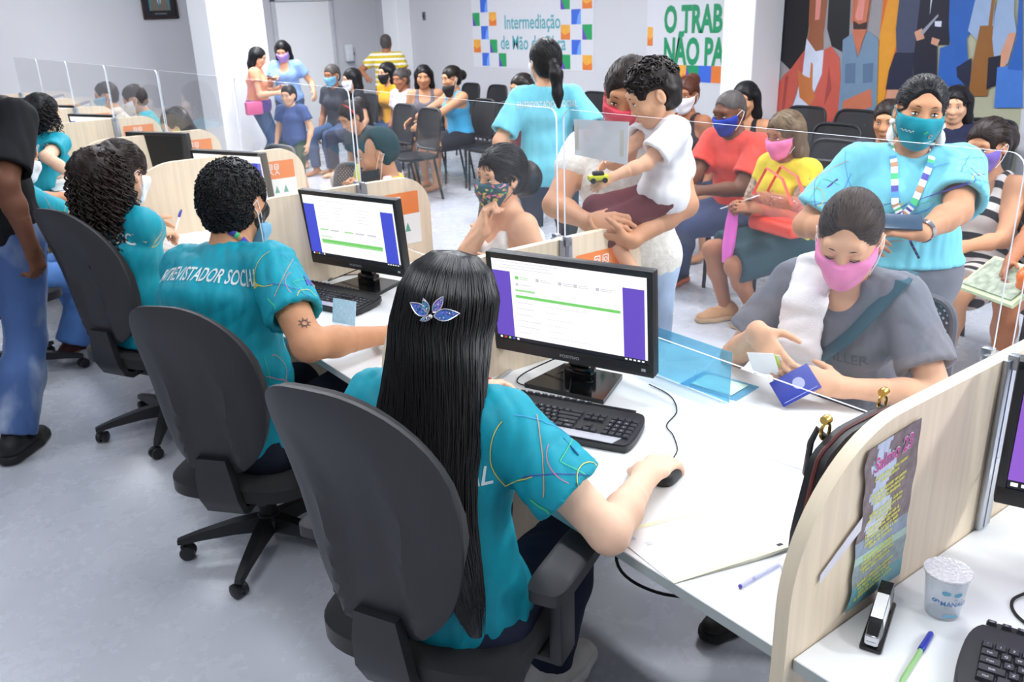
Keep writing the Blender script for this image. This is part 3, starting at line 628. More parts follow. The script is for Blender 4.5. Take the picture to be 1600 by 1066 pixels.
def plate(i):
    lab = ['clear acrylic screen in front of the woman in the grey T-shirt', 'clear acrylic screen in front of the woman with the floral mask', 'clear acrylic screen in front of the client in the dark cap', 'clear acrylic screen in front of the column at left', 'fifth clear acrylic screen from the camera, before the leaning masked client', 'sixth clear acrylic screen from the camera', 'seventh clear acrylic screen from the camera', 'clear acrylic screen cut by the right edge of the photo', 'eighth clear acrylic screen from the camera'][i]
    ii = -1 if i == 7 else min(i, 7); t = thing('acrylic_screen', lab, 'screen', (0, MOD*(ii+.5), 0), 0, 'acrylic screens along the counter'); h = MOD/2-.016
    z0, z1, c = DTOP-.03 if False else DTOP+.001, 1.483, .03
    P_ = [(-h, z0), (h, z0)]+[(h-c+c*math.cos(a), z1-c+c*math.sin(a)) for a in np.linspace(0, PI/2, 6)]+[(-h+c-c*math.sin(a), z1-c+c*math.cos(a)) for a in np.linspace(0, PI/2, 6)]
    P2 = [(-h, .90), (h, .90)]+P_[2:]
    m = MB(); m.prism(P2, -.003, .003, Matrix.Rotation(PI/2, 4, 'Z'), 0, 1); m.build('sheet', [PLEXI, PLEXE], t, ang=30)
    return t
for i in range(9): plate(i)
# ------------------------------------------------------------------ monitors and keyboards
def monitor(label, loc, face, content='form', w_=.505, h_=.30, zb=.085, brand='POSITIVO', dark=False, back=False):
    """+Y of the local frame looks out of the screen; base on the desk"""
    t = thing('monitor', label, 'monitor', (loc[0], loc[1], DESK), R(face)-PI/2, 'monitors on the counter'); tl = Matrix.Rotation(R(-5), 4, 'X'); A = T(0, .0, zb) @ tl
    m = MB(); b = .018; m.box((0, -.018, h_/2), (w_, .03, h_), A, 0, r=.006); m.box((0, -.045, h_*.48), (w_*.72, .035, h_*.66), A, 0, r=.012)
    m.box((0, -.001, h_-b/2), (w_-.004, .006, b), A, 0, r=.002); m.box((0, -.001, .018), (w_-.004, .008, .036), A, 0, r=.002)
    for s in (1, -1): m.box((s*(w_/2-b/2), -.001, h_/2), (b-.002, .006, h_-.004), A, 0, r=.002)
    M = A @ T(0, .0035, 0) @ Matrix.Rotation(PI, 4, 'Z') @ Matrix.Rotation(PI/2, 4, 'X')
    if brand: m.text(brand, .0125, M @ T(0, .013, .0006), 1, .02, 1.15)
    m.box((w_/2-.03, .0035, .02), (.012, .001, .008), A @ T(-w_+.06, 0, 0), 1)
    m.build('housing', [PLAST, mat('logo_grey', (170, 172, 178), .5)], t)
    x0, x1, y0, y1 = -w_/2+b, w_/2-b, .038, h_-b; W_, H_ = x1-x0, y1-y0; s = MB(); B_ = A @ T(0, .0008, 0) @ Matrix.Rotation(PI, 4, 'Z') @ Matrix.Rotation(PI/2, 4, 'X'); z = [0]
    mats = [SW, SP, SBL, SGR, SLG, STX, SDK, SYL, glow('red', (230, 70, 60)), glow('yellow', (230, 232, 150)), BLK]
    def rect(a, b_, c, d, mi): z[0] += .00002; s.quad([(x0+W_*a, y0+H_*b_, z[0]), (x0+W_*c, y0+H_*b_, z[0]), (x0+W_*c, y0+H_*d, z[0]), (x0+W_*a, y0+H_*d, z[0])], mi, B_)
    if dark: rect(0, 0, 1, 1, 10)
    elif content == 'page': rect(0, 0, 1, 1, 9); rect(.75, .0, 1, .5, 2); rect(0, .92, 1, 1, 0)
    elif content == 'lilac': rect(0, 0, 1, 1, 7); rect(0, .86, 1, 1, 0); rect(.25, 0, 1, .07, 6); rect(0, 0, .25, .07, 6); s.text('Digite aqui para pesquisar', .0085, B_ @ T(x0+.038, y0+H_*.022, .0006), 0, 0, 1, 'LEFT'); rect(.012, .018, .038, .052, 0); rect(.05, .02, .07, .05, 0)
    else:
        pc = 1 if content == 'form' else 2
        rect(0, 0, 1, 1, 0); rect(0, .045, .125, .86, pc); rect(.855, .045, .985, .86, pc); rect(0, 0, 1, .045, 6)
        for k in range(5): rect(.02+k*.03, .01, .035+k*.03, .035, (0, 8, 4, 2, 0)[k])
        for k in range(5): rect(.86+k*.026, .014, .875+k*.026, .032, 0)
        g = random.Random(len(label))
        if content == 'form':
            for k, x in enumerate((.16, .30, .45, .55, .69)):
                rect(x, .775, x+.022, .815, 3 if k == 0 else 5); 
                for q in range(2): rect(x+.03, .80-q*.02, x+.03+g.uniform(.04, .08), .808-q*.02, 4 if k == 0 else 5)
            rect(.16, .70, .18, .73, 5); rect(.195, .71, .26, .718, 5); rect(.155, .63, .29, .655, 4); rect(.155, .55, .84, .585, 3)
            for k in range(6): rect(.16, .49-k*.075, .16+g.uniform(.08, .18), .497-k*.075, 5); rect(.36, .49-k*.075, .36+g.uniform(.05, .3), .495-k*.075, 5)
            for k in range(3): rect(.05, .90+k*.035, .05+g.uniform(.2, .5), .906+k*.035, 5)
        else:
            for k in range(5): rect(.15, .83-k*.05, .15+g.uniform(.05, .15), .837-k*.05, 5); rect(.34, .83-k*.05, .34+g.uniform(.05, .15), .837-k*.05, 5); rect(.6, .83-k*.05, .6+g.uniform(.08, .15), .837-k*.05, 5)
            for k, x in enumerate((.15, .27, .43, .55, .68)): rect(x, .44, x+.10, .465, 4 if k in (0, 2) else 5)
            rect(.15, .33, .28, .345, 4); rect(.15, .22, .83, .29, 3); rect(.15, .235, .83, .238, 0); rect(.15, .12, .8, .125, 5); rect(.05, .93, .6, .936, 5)
    s.build('screen', mats, t)
    m = MB(); m.prism([(-.032, -.03), (.032, -.03), (.026, .10), (-.026, .10)], -.075, -.05, T(0, 0, .035)); m.box((0, -.06, .03), (.09, .04, .05), r=.01); m.build('stand_neck', GLOSS, t)
    m = MB(); m.prism([(-.125, .075), (.125, .075), (.095, -.11), (-.095, -.11)], 0, .014, Matrix(((1, 0, 0, 0), (0, 0, 1, -.06), (0, 1, 0, .0), (0, 0, 0, 1))) @ T(0, 0, 0) if False else T(0, -.03, 0) @ Matrix(((1, 0, 0, 0), (0, 0, 1, 0), (0, 1, 0, 0), (0, 0, 0, 1)))); m.build('stand_base', GLOSS, t, ang=20)
    return t
KEYS = [("'1234567890-=", 1.0), ('QWERTYUIOP', 1.5), ('ASDFGHJKLÇ', 1.8), ('ZXCVBNM,.;', 2.25)]
def keyboard(label, loc, face, silver=True):
    t = thing('keyboard', label, 'keyboard', (loc[0], loc[1], DESK), R(face)-PI/2+PI, 'keyboards on the counter')   # local +Y away from the typist
    tilt = Matrix.Rotation(R(3.5), 4, 'X'); m = MB(); L, W_ = .47, .185
    O = [(x*1., y) for x, y in [(-L/2+.02, -W_/2), (L/2-.02, -W_/2), (L/2-.003, -W_/2+.012), (L/2, -.02), (L/2-.008, W_/2-.03), (L/2-.035, W_/2), (-L/2+.035, W_/2), (-L/2+.008, W_/2-.03), (-L/2, -.02), (-L/2+.003, -W_/2+.012)]]
    for _ in range(2): O = [tuple(np.array(O[i])*(1-w_)+np.array(O[(i+1) % len(O)])*w_) for i in range(len(O)) for w_ in (.25, .75)]
    B_ = tilt @ Matrix(((1, 0, 0, 0), (0, 0, 1, 0), (0, 1, 0, .008), (0, 0, 0, 1)))
    m.prism(O, 0, .016, B_); m.prism([(x*.985, y*.96) for x, y in O], .016, .019, B_); m.box((0, .084, .021+.003), (L-.09, .018, .006), tilt, 0, r=.002)
    m.box((0, -.0, .004), (L-.06, W_-.03, .008), None, 0)
    m.build('case', [PLAST], t)
    if silver:
        m = MB(); m.prism([(-L/2+.045, -.088), (L/2-.045, -.088), (L/2-.032, -.058), (-L/2+.032, -.058)], .0, .0035, T(0, 0, .0185+.008-.0015) @ tilt @ Matrix(((1, 0, 0, 0), (0, 0, 1, 0), (0, 1, 0, 0), (0, 0, 0, 1)))); m.build('palm_strip', mat('silver_plastic', (196, 196, 206), .32, .4), t)
    p_ = .0186; x0 = -L/2+.028; KM = [mat('keycap', (42, 42, 48), .5, var=.03), mat('key_print', (205, 205, 215), .6)]
    def key(x, y, w_=1, h_=1, tx=None, sz=.0065):
        vs = []; a, b = w_*p_/2-.0008, h_*p_/2-.0008; k = MB()
        for z, g in ((.0, 0), (.0065, .0022)):
            vs += [(x-a+g, y-b+g, z), (x+a-g, y-b+g, z), (x+a-g, y+b-g*.6, z), (x-a+g, y+b-g*.6, z)]
        k.add(vs, [(4, 5, 6, 7), (0, 1, 5, 4), (1, 2, 6, 5), (2, 3, 7, 6), (3, 0, 4, 7)], 0, tilt @ T(0, 0, .0265))
        if tx: k.text(tx, sz, tilt @ T(x, y-.002, .0265+.0068), 1, .01)
        k.build('key', KM, t, 20)
    yb = -.048
    for r_, (row, off) in enumerate(KEYS):
        y = yb+p_*(4-r_)
        if off > 1: key(x0+p_*(off/2-0.), y, off, 1, ('', 'Tab', 'Caps', 'Shift')[r_], .0055)
        else: off = 0
        for c, ch in enumerate(row): key(x0+p_*(off+.5+c), y, 1, 1, ch)
        rest = 15-off-len(row)
        key(x0+p_*(15-rest/2), y, rest, 1, ('', '', '', 'Shift')[r_], .005)
    x = 0
    for wd, tx in ((1.5, 'Ctrl'), (1.2, ''), (1.25, 'Alt'), (5.8, ''), (1.25, 'Alt'), (1.25, ''), (1.25, ''), (1.5, 'Ctrl')): key(x0+p_*(x+wd/2), yb, wd, 1, tx, .0055); x += wd
    for c in range(13): key(x0+p_*(.5+c*1.17), .0845, .95, .6, 'ESC' if c == 0 else 'F%d' % c, .0045)
    for c in range(3):
        key(x0+p_*(15.9+c), yb, 1, 1)
        for r_ in (3, 4): key(x0+p_*(15.9+c), yb+p_*r_, 1, 1)
    key(x0+p_*16.9, yb+p_, 1, 1)
    for r_ in range(5):
        for c in range(4): key(x0+p_*(19.5+c), yb+p_*r_, 1, 1, '7894561230'[(4-r_)*3-3+c] if 0 < r_ < 4 and c < 3 else None)
    return t
# ------------------------------------------------------------------ office chair (faces +Y)
def pad(m, out, yf, yb, M=None, rings=9, mi=(0, 0)):
    """cushion filling an outline: front and back skins y(x, z, r) closed round the rim"""
    n = len(out); c = np.mean(out, axis=0); V = []; Fc = []
    for fn, flip in ((yf, False), (yb, True)):
        b = len(V); V.append((c[0], fn(c[0], c[1], 0), c[1]))
        for i in range(1, rings+1):
            r = math.sin(PI/2*i/rings)
            for q in out: x, z = c+(np.array(q)-c)*r; V.append((x, fn(x, z, r), z))
        for j in range(n):
            a = [b, b+1+j, b+1+(j+1) % n]; Fc.append(tuple(a if not flip else a[::-1]))
        for i in range(rings-1):
            for j in range(n):
                a = [b+1+i*n+j, b+1+(i+1)*n+j, b+1+(i+1)*n+(j+1) % n, b+1+i*n+(j+1) % n]; Fc.append(tuple(a if not flip else a[::-1]))
    e1 = 1+(rings-1)*n; e2 = 2+rings*n+(rings-1)*n
    for j in range(n): Fc.append((e1+j, e2+j, e2+(j+1) % n, e1+(j+1) % n))
    m.add(V, Fc, mi[0], M)
def back_outline(w0, w1, z0, z1, n=44, e=.58, flat=False):
    o = []
    for k in range(n):
        a = 2*PI*k/n; ca, sa = math.cos(a), math.sin(a)
        x = abs(ca)**e*(1 if ca > 0 else -1); y = abs(sa)**e*(1 if sa > 0 else -1); z = (z0+z1)/2+(z1-z0)/2*y
        v = (z-z0)/(z1-z0); w_ = w0+(w1-w0)*v if flat else w0+(w1-w0)*min(1, v*1.9)**.8 if v < .55 else w1*(1-.16*((v-.55)/.45)**2); o.append((x*w_, z))
    return o
def office_chair(label, loc, face, arms=False, zs=0., spin=20):
    t = thing('office_chair', label, 'chair', loc, R(face)-PI/2, 'black office chairs of the clerks')
    so = [((.245 if abs(math.sin(a)) < 2 else 0)*abs(math.cos(a))**.5*(1 if math.cos(a) > 0 else -1), .235*abs(math.sin(a))**.5*(1 if math.sin(a) > 0 else -1)) for a in np.linspace(0, 2*PI, 44, endpoint=False)]
    Mx = Matrix(((1, 0, 0, 0), (0, 0, 1, 0), (0, 1, 0, 0), (0, 0, 0, 1)))
    m = MB(); pad(m, so, lambda x, z, r: .485+zs-.018*r**6-.012*math.cos(x*6)*(1-r), lambda x, z, r: .425+zs+.0*r, Mx); m.build('seat', FABR, t)
    m = MB(); pad(m, [(x*.96, z*.96) for x, z in so], lambda x, z, r: .43+zs, lambda x, z, r: .395+zs+.03*r**4, Mx); m.build('seat_shell', SHELL, t)
    bo = back_outline(.165, .186, .535+zs, 1.135+zs, 44, .66); cv = lambda x, z: -.245-.09*((z-zs-.80)/.30)**2*(1 if z-zs > .8 else .5)+.30*x*x-.13*(z-zs-.83)
    rec = Matrix.Identity(4)
    m = MB(); pad(m, [(x*.985, (z-.83-zs)*.985+.83+zs) for x, z in bo], lambda x, z, r: cv(x, z)+.045-.02*r**5+.012*math.cos(z*9), lambda x, z, r: cv(x, z), rec); m.build('back_cushion', FABR, t)
    def shell(x, z, r):
        fd = max(0, min(1, (1.05+zs-z)/.30)); ridge = .024*max(0, 1-abs(abs(x)-.085)/.028)*fd; inner = .010*(1 if abs(x) < .085 else 0)*fd
        return cv(x, z)-.045+.04*r**5-ridge*.7+inner*.4
    m = MB(); pad(m, bo, lambda x, z, r: cv(x, z)+.004, shell, rec, 12); m.build('back_shell', SHELL, t)
    m = MB(); P_ = [(0, .05, .40+zs), (0, -.10, .385+zs), (0, -.20, .38+zs), (0, -.235, .40+zs), (0, -.262, .455+zs), (0, -.27, .53+zs), (0, -.27, .60+zs)]
    P_ = [Vector(q) for q in P_]; V = []
    for i, q in enumerate(P_):
        d = (P_[min(i+1, 6)]-P_[max(i-1, 0)]).normalized(); nn = Vector((0, -d.z, d.y)); hw = (.05, .05, .055, .065, .068, .062, .05)[i]; th = .013
        V += [q+Vector((-hw, 0, 0))+nn*th, q+Vector((hw, 0, 0))+nn*th, q+Vector((hw, 0, 0))-nn*th, q+Vector((-hw, 0, 0))-nn*th]
    Fc = [(i*4+k, i*4+(k+1) % 4, i*4+4+(k+1) % 4, i*4+4+k) for i in range(6) for k in range(4)]+[(3, 2, 1, 0), (24, 25, 26, 27)]
    m.add(V, Fc); m.box((0, -.02, .375+zs), (.16, .24, .05), r=.012); m.tube([(.05, .02, .37+zs), (.20, .03, .375+zs), (.25, .03, .38+zs)], [.006, .006, .011]); m.build('back_bracket', PLAST, t)
    m = MB(); m.lathe([(.027, .10), (.03, .11), (.03, .26), (.022, .262), (.022, .37+zs)], 20); m.build('gas_column', BLK, t)
    m = MB(); m.lathe([(.03, .075), (.045, .08), (.048, .12), (.035, .135)], 20); 
    for k in range(5):
        M = rotz(R(spin+72*k)); V = []
        for x, hw, z0, z1 in ((.03, .028, .075, .13), (.12, .025, .078, .122), (.24, .019, .07, .098), (.30, .016, .062, .082), (.315, .012, .062, .078)):
            V += [(x, -hw, z0), (x, hw, z0), (x, hw*.75, z1), (x, -hw*.75, z1)]
        m.add(V, [(i*4+q, i*4+(q+1) % 4, i*4+4+(q+1) % 4, i*4+4+q) for i in range(4) for q in range(4)]+[(3, 2, 1, 0), (16, 17, 18, 19)], 0, M)
    m.build('star_base', PLAST, t, ang=40)
    for k in range(5):
        M = rotz(R(spin+72*k)) @ T(.298, 0, 0) @ rotz(R(40+67*k)); m = MB(); m.lathe([(.006, .045), (.006, .068)], 8, M)
        for s in (1, -1): m.lathe([(.012, 0), (.024, .001), (.026, .006), (.026, .016), (.02, .02)], 18, M @ T(.012, 0, .026) @ Matrix.Rotation(s*PI/2, 4, 'X') @ T(0, 0, .004))
        m.box((.008, 0, .036), (.04, .008, .03), M, 0, r=.003); m.build('caster', PLAST, t)
    if arms:
        for s in (1, -1):
            m = MB(); m.box((s*.285, -.02, .51+zs), (.03, .075, .20), r=.006); m.box((s*.21, -.02, .412+zs), (.17, .07, .016), r=.004); m.box((s*.285, -.02, .40+zs+.05), (.024, .066, .1), r=.006); m.build('arm_post', PLAST, t)
            m = MB(); pad(m, [(.043*abs(math.cos(a))**.45*(1 if math.cos(a) > 0 else -1)+s*.288, .135*abs(math.sin(a))**.45*(1 if math.sin(a) > 0 else -1)+.01) for a in np.linspace(0, 2*PI, 36, endpoint=False)], lambda x, z, r: .640+zs-.006*r**5, lambda x, z, r: .607+zs, Mx); m.build('arm_pad', SHELL, t)
    return t
# ------------------------------------------------------------------ waiting chair (faces +Y)
MESHB = mesh_cloth('waiting_chair_mesh', (36, 36, 40), 60., .42); VINYL = mat('black_vinyl', (26, 26, 30), .35, var=.06); LATT = mesh_cloth('client_chair_lattice', (58, 58, 66), 42., .5)
def waiting_chair(label, loc, face, group='black chairs of the waiting area', lat=False):
    t = thing('waiting_chair', label, 'chair', loc, R(face)-PI/2, group)
    so = [(.225*abs(math.cos(a))**.45*(1 if math.cos(a) > 0 else -1), .215*abs(math.sin(a))**.45*(1 if math.sin(a) > 0 else -1)) for a in np.linspace(0, 2*PI, 32, endpoint=False)]
    Mx = Matrix(((1, 0, 0, 0), (0, 0, 1, 0), (0, 1, 0, 0), (0, 0, 0, 1)))
    m = MB(); pad(m, so, lambda x, z, r: .455-.014*r**6, lambda x, z, r: .41+.006*r, Mx, 6); m.build('seat', VINYL, t)
    bo = back_outline(.215, .20, .48, .875, 36, .36, True); cv = lambda x, z: -.20-.16*(z-.5)+.6*x*x
    m = MB(); pad(m, [(x*.95, (z-.6775)*.95+.6775) for x, z in bo], lambda x, z, r: cv(x, z)+.003, lambda x, z, r: cv(x, z)-.003, None, 6); m.build('backrest', LATT if lat else MESHB, t)
    m = MB(); m.tube([(x, cv(x, z), z) for x, z in bo+bo[:2]], .013, 8); m.build('back_frame', mat('chair_frame_grey', (92, 92, 100), .45) if lat else PLAST, t)
    for s in (1, -1):
        m = MB(); m.tube([(s*.20, .19, .0), (s*.20, .17, .40), (s*.20, .10, .42), (s*.20, -.14, .42), (s*.19, -.215, .52)], .0125, 8); m.build('leg', BLK, t)
        m = MB(); m.tube([(s*.20, -.12, .42), (s*.20, -.20, .0)], .0125, 8); m.build('leg', BLK, t)
    return t
# ------------------------------------------------------------------ room
WX, WY = 5.56, 12.4
WALL = mat('wall_paint', (206, 206, 211), .7, var=.012, scale=2); COLM = mat('column_paint', (246, 247, 250), .6, var=.006, scale=2)
def floor_mat():
    m = mat('floor_epoxy', (196, 199, 208), .22, spec=.5, var=.03, scale=1.2); nt = m.node_tree; N = nt.nodes; L = nt.links; b = N['Principled BSDF']
    n = N.new('ShaderNodeTexNoise'); n.inputs['Scale'].default_value = 5.5; n.inputs['Detail'].default_value = 8; n.inputs['Roughness'].default_value = .7; tc = N.new('ShaderNodeTexCoord'); L.new(tc.outputs['Object'], n.inputs['Vector'])
    cr = N.new('ShaderNodeValToRGB'); cr.color_ramp.elements[0].position = .66; cr.color_ramp.elements[1].position = .74; L.new(n.outputs[0], cr.inputs[0])
    mx = N.new('ShaderNodeMixRGB'); mx.inputs[2].default_value = lin((150, 150, 156))+(1,); mu = N.new('ShaderNodeMath'); mu.operation = 'MULTIPLY'; mu.inputs[1].default_value = .16
    L.new(cr.outputs[0], mu.inputs[0]); L.new(mu.outputs[0], mx.inputs[0]); src = b.inputs['Base Color'].links[0].from_socket; L.new(src, mx.inputs[1]); L.new(mx.outputs[0], b.inputs['Base Color'])
    mr = N.new('ShaderNodeMapRange'); mr.inputs[3].default_value = .18; mr.inputs[4].default_value = .36; L.new(n.outputs[0], mr.inputs[0]); L.new(mr.outputs[0], b.inputs['Roughness']); return m
m = MB(); m.box((.6, 4.6, -.05), (10.2, 16, .1)); struct(m.build('floor', floor_mat()))
m = MB(); m.box((.6, 4.6, 3.1), (10.2, 16, .1)); struct(m.build('ceiling', mat('ceiling_paint', (236, 238, 240), .8, var=.01)))
m = MB(); m.box((.6, WY+.05, 1.525), (10.2, .1, 3.05)); struct(m.build('wall_end', mat('wall_paint_grey', (210, 210, 214), .7, var=.012, scale=2)))
m = MB(); m.box((WX+.05, 4.6, 1.525), (.1, 15.6, 3.05)); struct(m.build('wall_right', WALL))
for nm, c, d in (('baseboard_end', (.6, WY-.006, .05), (9.9, .012, .1)), ('baseboard_right', (WX-.006, 4.6, .05), (.012, 15.5, .1))):
    m = MB(); m.box(c, d); struct(m.build(nm, mat('baseboard', (206, 208, 214), .4)))
for nm, c, d in (('column_left', (2.50, 10.65, 1.525), (.70, .70, 3.05)), ('column_right', (5.34, 4.84, 1.525), (.42, .36, 3.05)), ('pilaster_corner', (WX-.12, 11.55, 1.525), (.24, .42, 3.05))):
    m = MB(); m.box(c, d, r=.006, seg=1); struct(m.build('column_'+nm.split('_')[1] if nm[0] == 'c' else 'trim_1', COLM))
# door in the end wall
t = bpy.data.objects.new('door_1', None); COL.objects.link(t); t.location = (4.31, WY, 0); struct(t)
m = MB(); m.box((0, -.022, 1.0), (.86, .04, 2.0), r=.004); m.build('door_leaf', mat('door_white', (254, 254, 255), .45, var=.004), t)
m = MB()
for x in (-.46, .46): m.box((x, -.02, 1.02), (.06, .06, 2.04), r=.004)
m.box((0, -.02, 2.035), (.98, .06, .06), r=.004); m.build('door_frame', mat('door_frame_grey', (206, 208, 214), .45), t)
m = MB(); m.lathe([(.022, 0), (.022, .01), (.009, .012), (.009, .05)], 14, T(-.36, -.045, 1.0) @ Matrix.Rotation(PI/2, 4, 'X')); m.tube([(-.36, -.09, 1.0), (-.26, -.09, 1.0)], .009); m.build('door_handle', ALU, t)
# wall fittings
t = thing('soap_dispenser', 'white and grey dispenser mounted on the wall right of the white door', 'dispenser', (5.0, WY-.001, 1.12)); m = MB(); m.box((0, -.05, .12), (.13, .1, .26), r=.025, seg=3); m.build('dispenser_body', mat('dispenser_white', (228, 230, 236), .3), t)
m = MB(); m.box((.075, -.05, .10), (.03, .07, .05), r=.01); m.build('push_bar', mat('dispenser_grey', (130, 134, 146), .4), t); m = MB(); m.box((.02, -.06, -.02), (.1, .09, .02), r=.006); m.build('dispenser_tray', mat('dispenser_grey', (130, 134, 146), .4), t)
t = thing('light_switch', 'small dark switch plate on the wall left of the job service poster', 'switch', (WX-.001, 10.95, 1.74)); m = MB(); m.box((-.006, 0, 0), (.012, .075, .115), r=.003); m.build('switch_plate', mat('switch_grey', (96, 100, 112), .5), t); m = MB(); m.box((-.014, 0, .0), (.008, .03, .05), r=.002); m.build('rocker', BLK, t)
t = thing('framed_portrait', 'dark framed portrait of a person in a suit hanging high on the end wall', 'picture', (2.235, WY-.001, 2.06)); m = MB()
for c, d in (((0, -.015, .225), (.47, .03, .035)), ((0, -.015, -.225), (.47, .03, .035)), ((-.22, -.015, 0), (.035, .03, .46)), ((.22, -.015, 0), (.035, .03, .46))): m.box(c, d, r=.004)
m.build('frame', mat('frame_dark', (46, 26, 24), .4), t); m = MB(); RX = Matrix.Rotation(PI/2, 4, 'X') @ T(0, 0, .012)
def poly(m, p, mi, z, M): m.quad([(x, y, z) for x, y in p], mi, M)
poly(m, [(-.21, -.215), (.21, -.215), (.21, .215), (-.21, .215)], 0, 0, RX); poly(m, [(-.14, -.13), (.14, -.13), (.14, .19), (-.14, .19)], 1, .0004, RX)
poly(m, [(-.12, -.13), (.12, -.13), (.10, .02), (.04, .06), (-.04, .06), (-.10, .02)], 2, .0008, RX); poly(m, [(-.035, .05), (0, -.10), (.035, .05)], 3, .0012, RX); poly(m, [(-.012, .04), (.012, .04), (.008, -.10), (-.008, -.10)], 5, .0016, RX)
poly(m, [(.05*math.cos(a), .11+.065*math.sin(a)) for a in np.linspace(0, 2*PI, 16, endpoint=False)], 4, .0014, RX); poly(m, [(-.08, -.175), (.08, -.175), (.08, -.165), (-.08, -.165)], 6, .0006, RX)
m.build('photograph', [mat('print_dark', (38, 34, 40), .3), mat('print_teal', (92, 140, 150), .3), mat('print_suit', (130, 118, 104), .3), PAPER, mat('print_skin', (214, 164, 130), .3), mat('print_tie', (60, 130, 170), .3), GREYINK], t)
# posters on the right wall: local x = -Y, local y = up
WM = Matrix(((0, 0, -1, WX-.002), (-1, 0, 0, 0), (0, 1, 0, 0), (0, 0, 0, 1)))
def flip(u, v): return (u, v)
PG, PB, PO, PY_, PV = mat('print_green', (30, 158, 90), .5), mat('print_blue', (56, 104, 210), .5), mat('print_orange', (226, 122, 50), .5), mat('print_amber', (236, 170, 66), .5), mat('print_violet', (96, 72, 176), .5)
TEALT = mat('print_teal_text', (88, 166, 178), .5); PWH = mat('poster_white', (216, 216, 222), .5, var=.01)
m = MB(); poly(m, [(-9.73, 1.06), (-7.27, 1.06), (-7.27, 2.4), (-9.73, 2.4)], 0, .001, WM)
sq = .165
def tile(u, v, c, w_=sq, h_=.168):
    poly(m, [(u, v), (u+w_, v), (u+w_, v+h_), (u, v+h_)], c, .0018, WM)
    if c == 1: poly(m, [(u, v), (u+w_*.5, v), (u+w_*.2, v+h_*.5), (u, v+h_)], 5, .0022, WM)
    if c == 2: poly(m, [(u+w_*.55, v), (u+w_, v), (u+w_, v+h_), (u+w_*.7, v+h_*.6)], 6, .0022, WM)
    if c == 3: poly(m, [(u, v), (u+w_, v), (u+w_, v+h_*.5), (u+w_*.4, v+h_*.3), (u, v+h_*.55)], 4, .0022, WM)
for k, (dx, c) in enumerate([(1, 2), (0, 3), (1, 2), (0, 1), (1, 2), (0, 3), (1, 2)]): tile(-9.71+dx*.19, 1.08+k*.17, c)
for k, (dx, c) in enumerate([(3, 1), (2, 1), (-9, 0), (2, 3), (-9, 0), (2, 1)]):
    if dx > 0: tile(-9.71+dx*.19, 1.08+k*.17, c)
for k, (a, b) in enumerate([((0, 1), (2, 3)), ((1, 2), None), ((0, 3), (2, 1)), ((1, 2), None), ((0, 1), (2, 3)), ((1, 2), None), ((0, 3), (2, 1))]):
    for q in (a, b):
        if q: tile(-7.86+q[0]*.195, 1.08+k*.17, q[1], .17)
m.text('Intermediação', .24, WM @ T(-8.43, 1.55, .003), 7, .012, .82); m.text('de Mão de Obra', .24, WM @ T(-8.43, 1.30, .003), 7, .012, .82)
tag(m.build('wall_poster', [PWH, PG, PB, PY_, PO, PV, mat('print_lightblue', (110, 160, 240), .5), TEALT]), 'white poster edged in coloured squares reading Intermediação de Mão de Obra', 'poster')
m = MB(); poly(m, [(-6.42, 1.0), (-4.95, 1.0), (-4.95, 2.45), (-6.42, 2.45)], 0, .001, WM)
m.text('O TRAB', .36, WM @ T(-6.17, 1.50, .003), 1, .04, .615, 'LEFT'); m.text('NÃO PA', .36, WM @ T(-6.17, 1.185, .003), 1, .04, .615, 'LEFT')
tile(-6.41, 1.36, 3, .08, .19)
x = -6.0
for c, w_ in ((3, .16), (1, .17), (2, .17), (4, .18), (3, .17)): tile(x, 1.005, c, w_, .165); x += w_
tag(m.build('wall_poster', [PWH, mat('print_deep_green', (22, 146, 96), .5), PB, PY_, PO, PV, PB]), 'white poster with large green letters O TRAB NÃO PA, partly behind the column', 'poster')
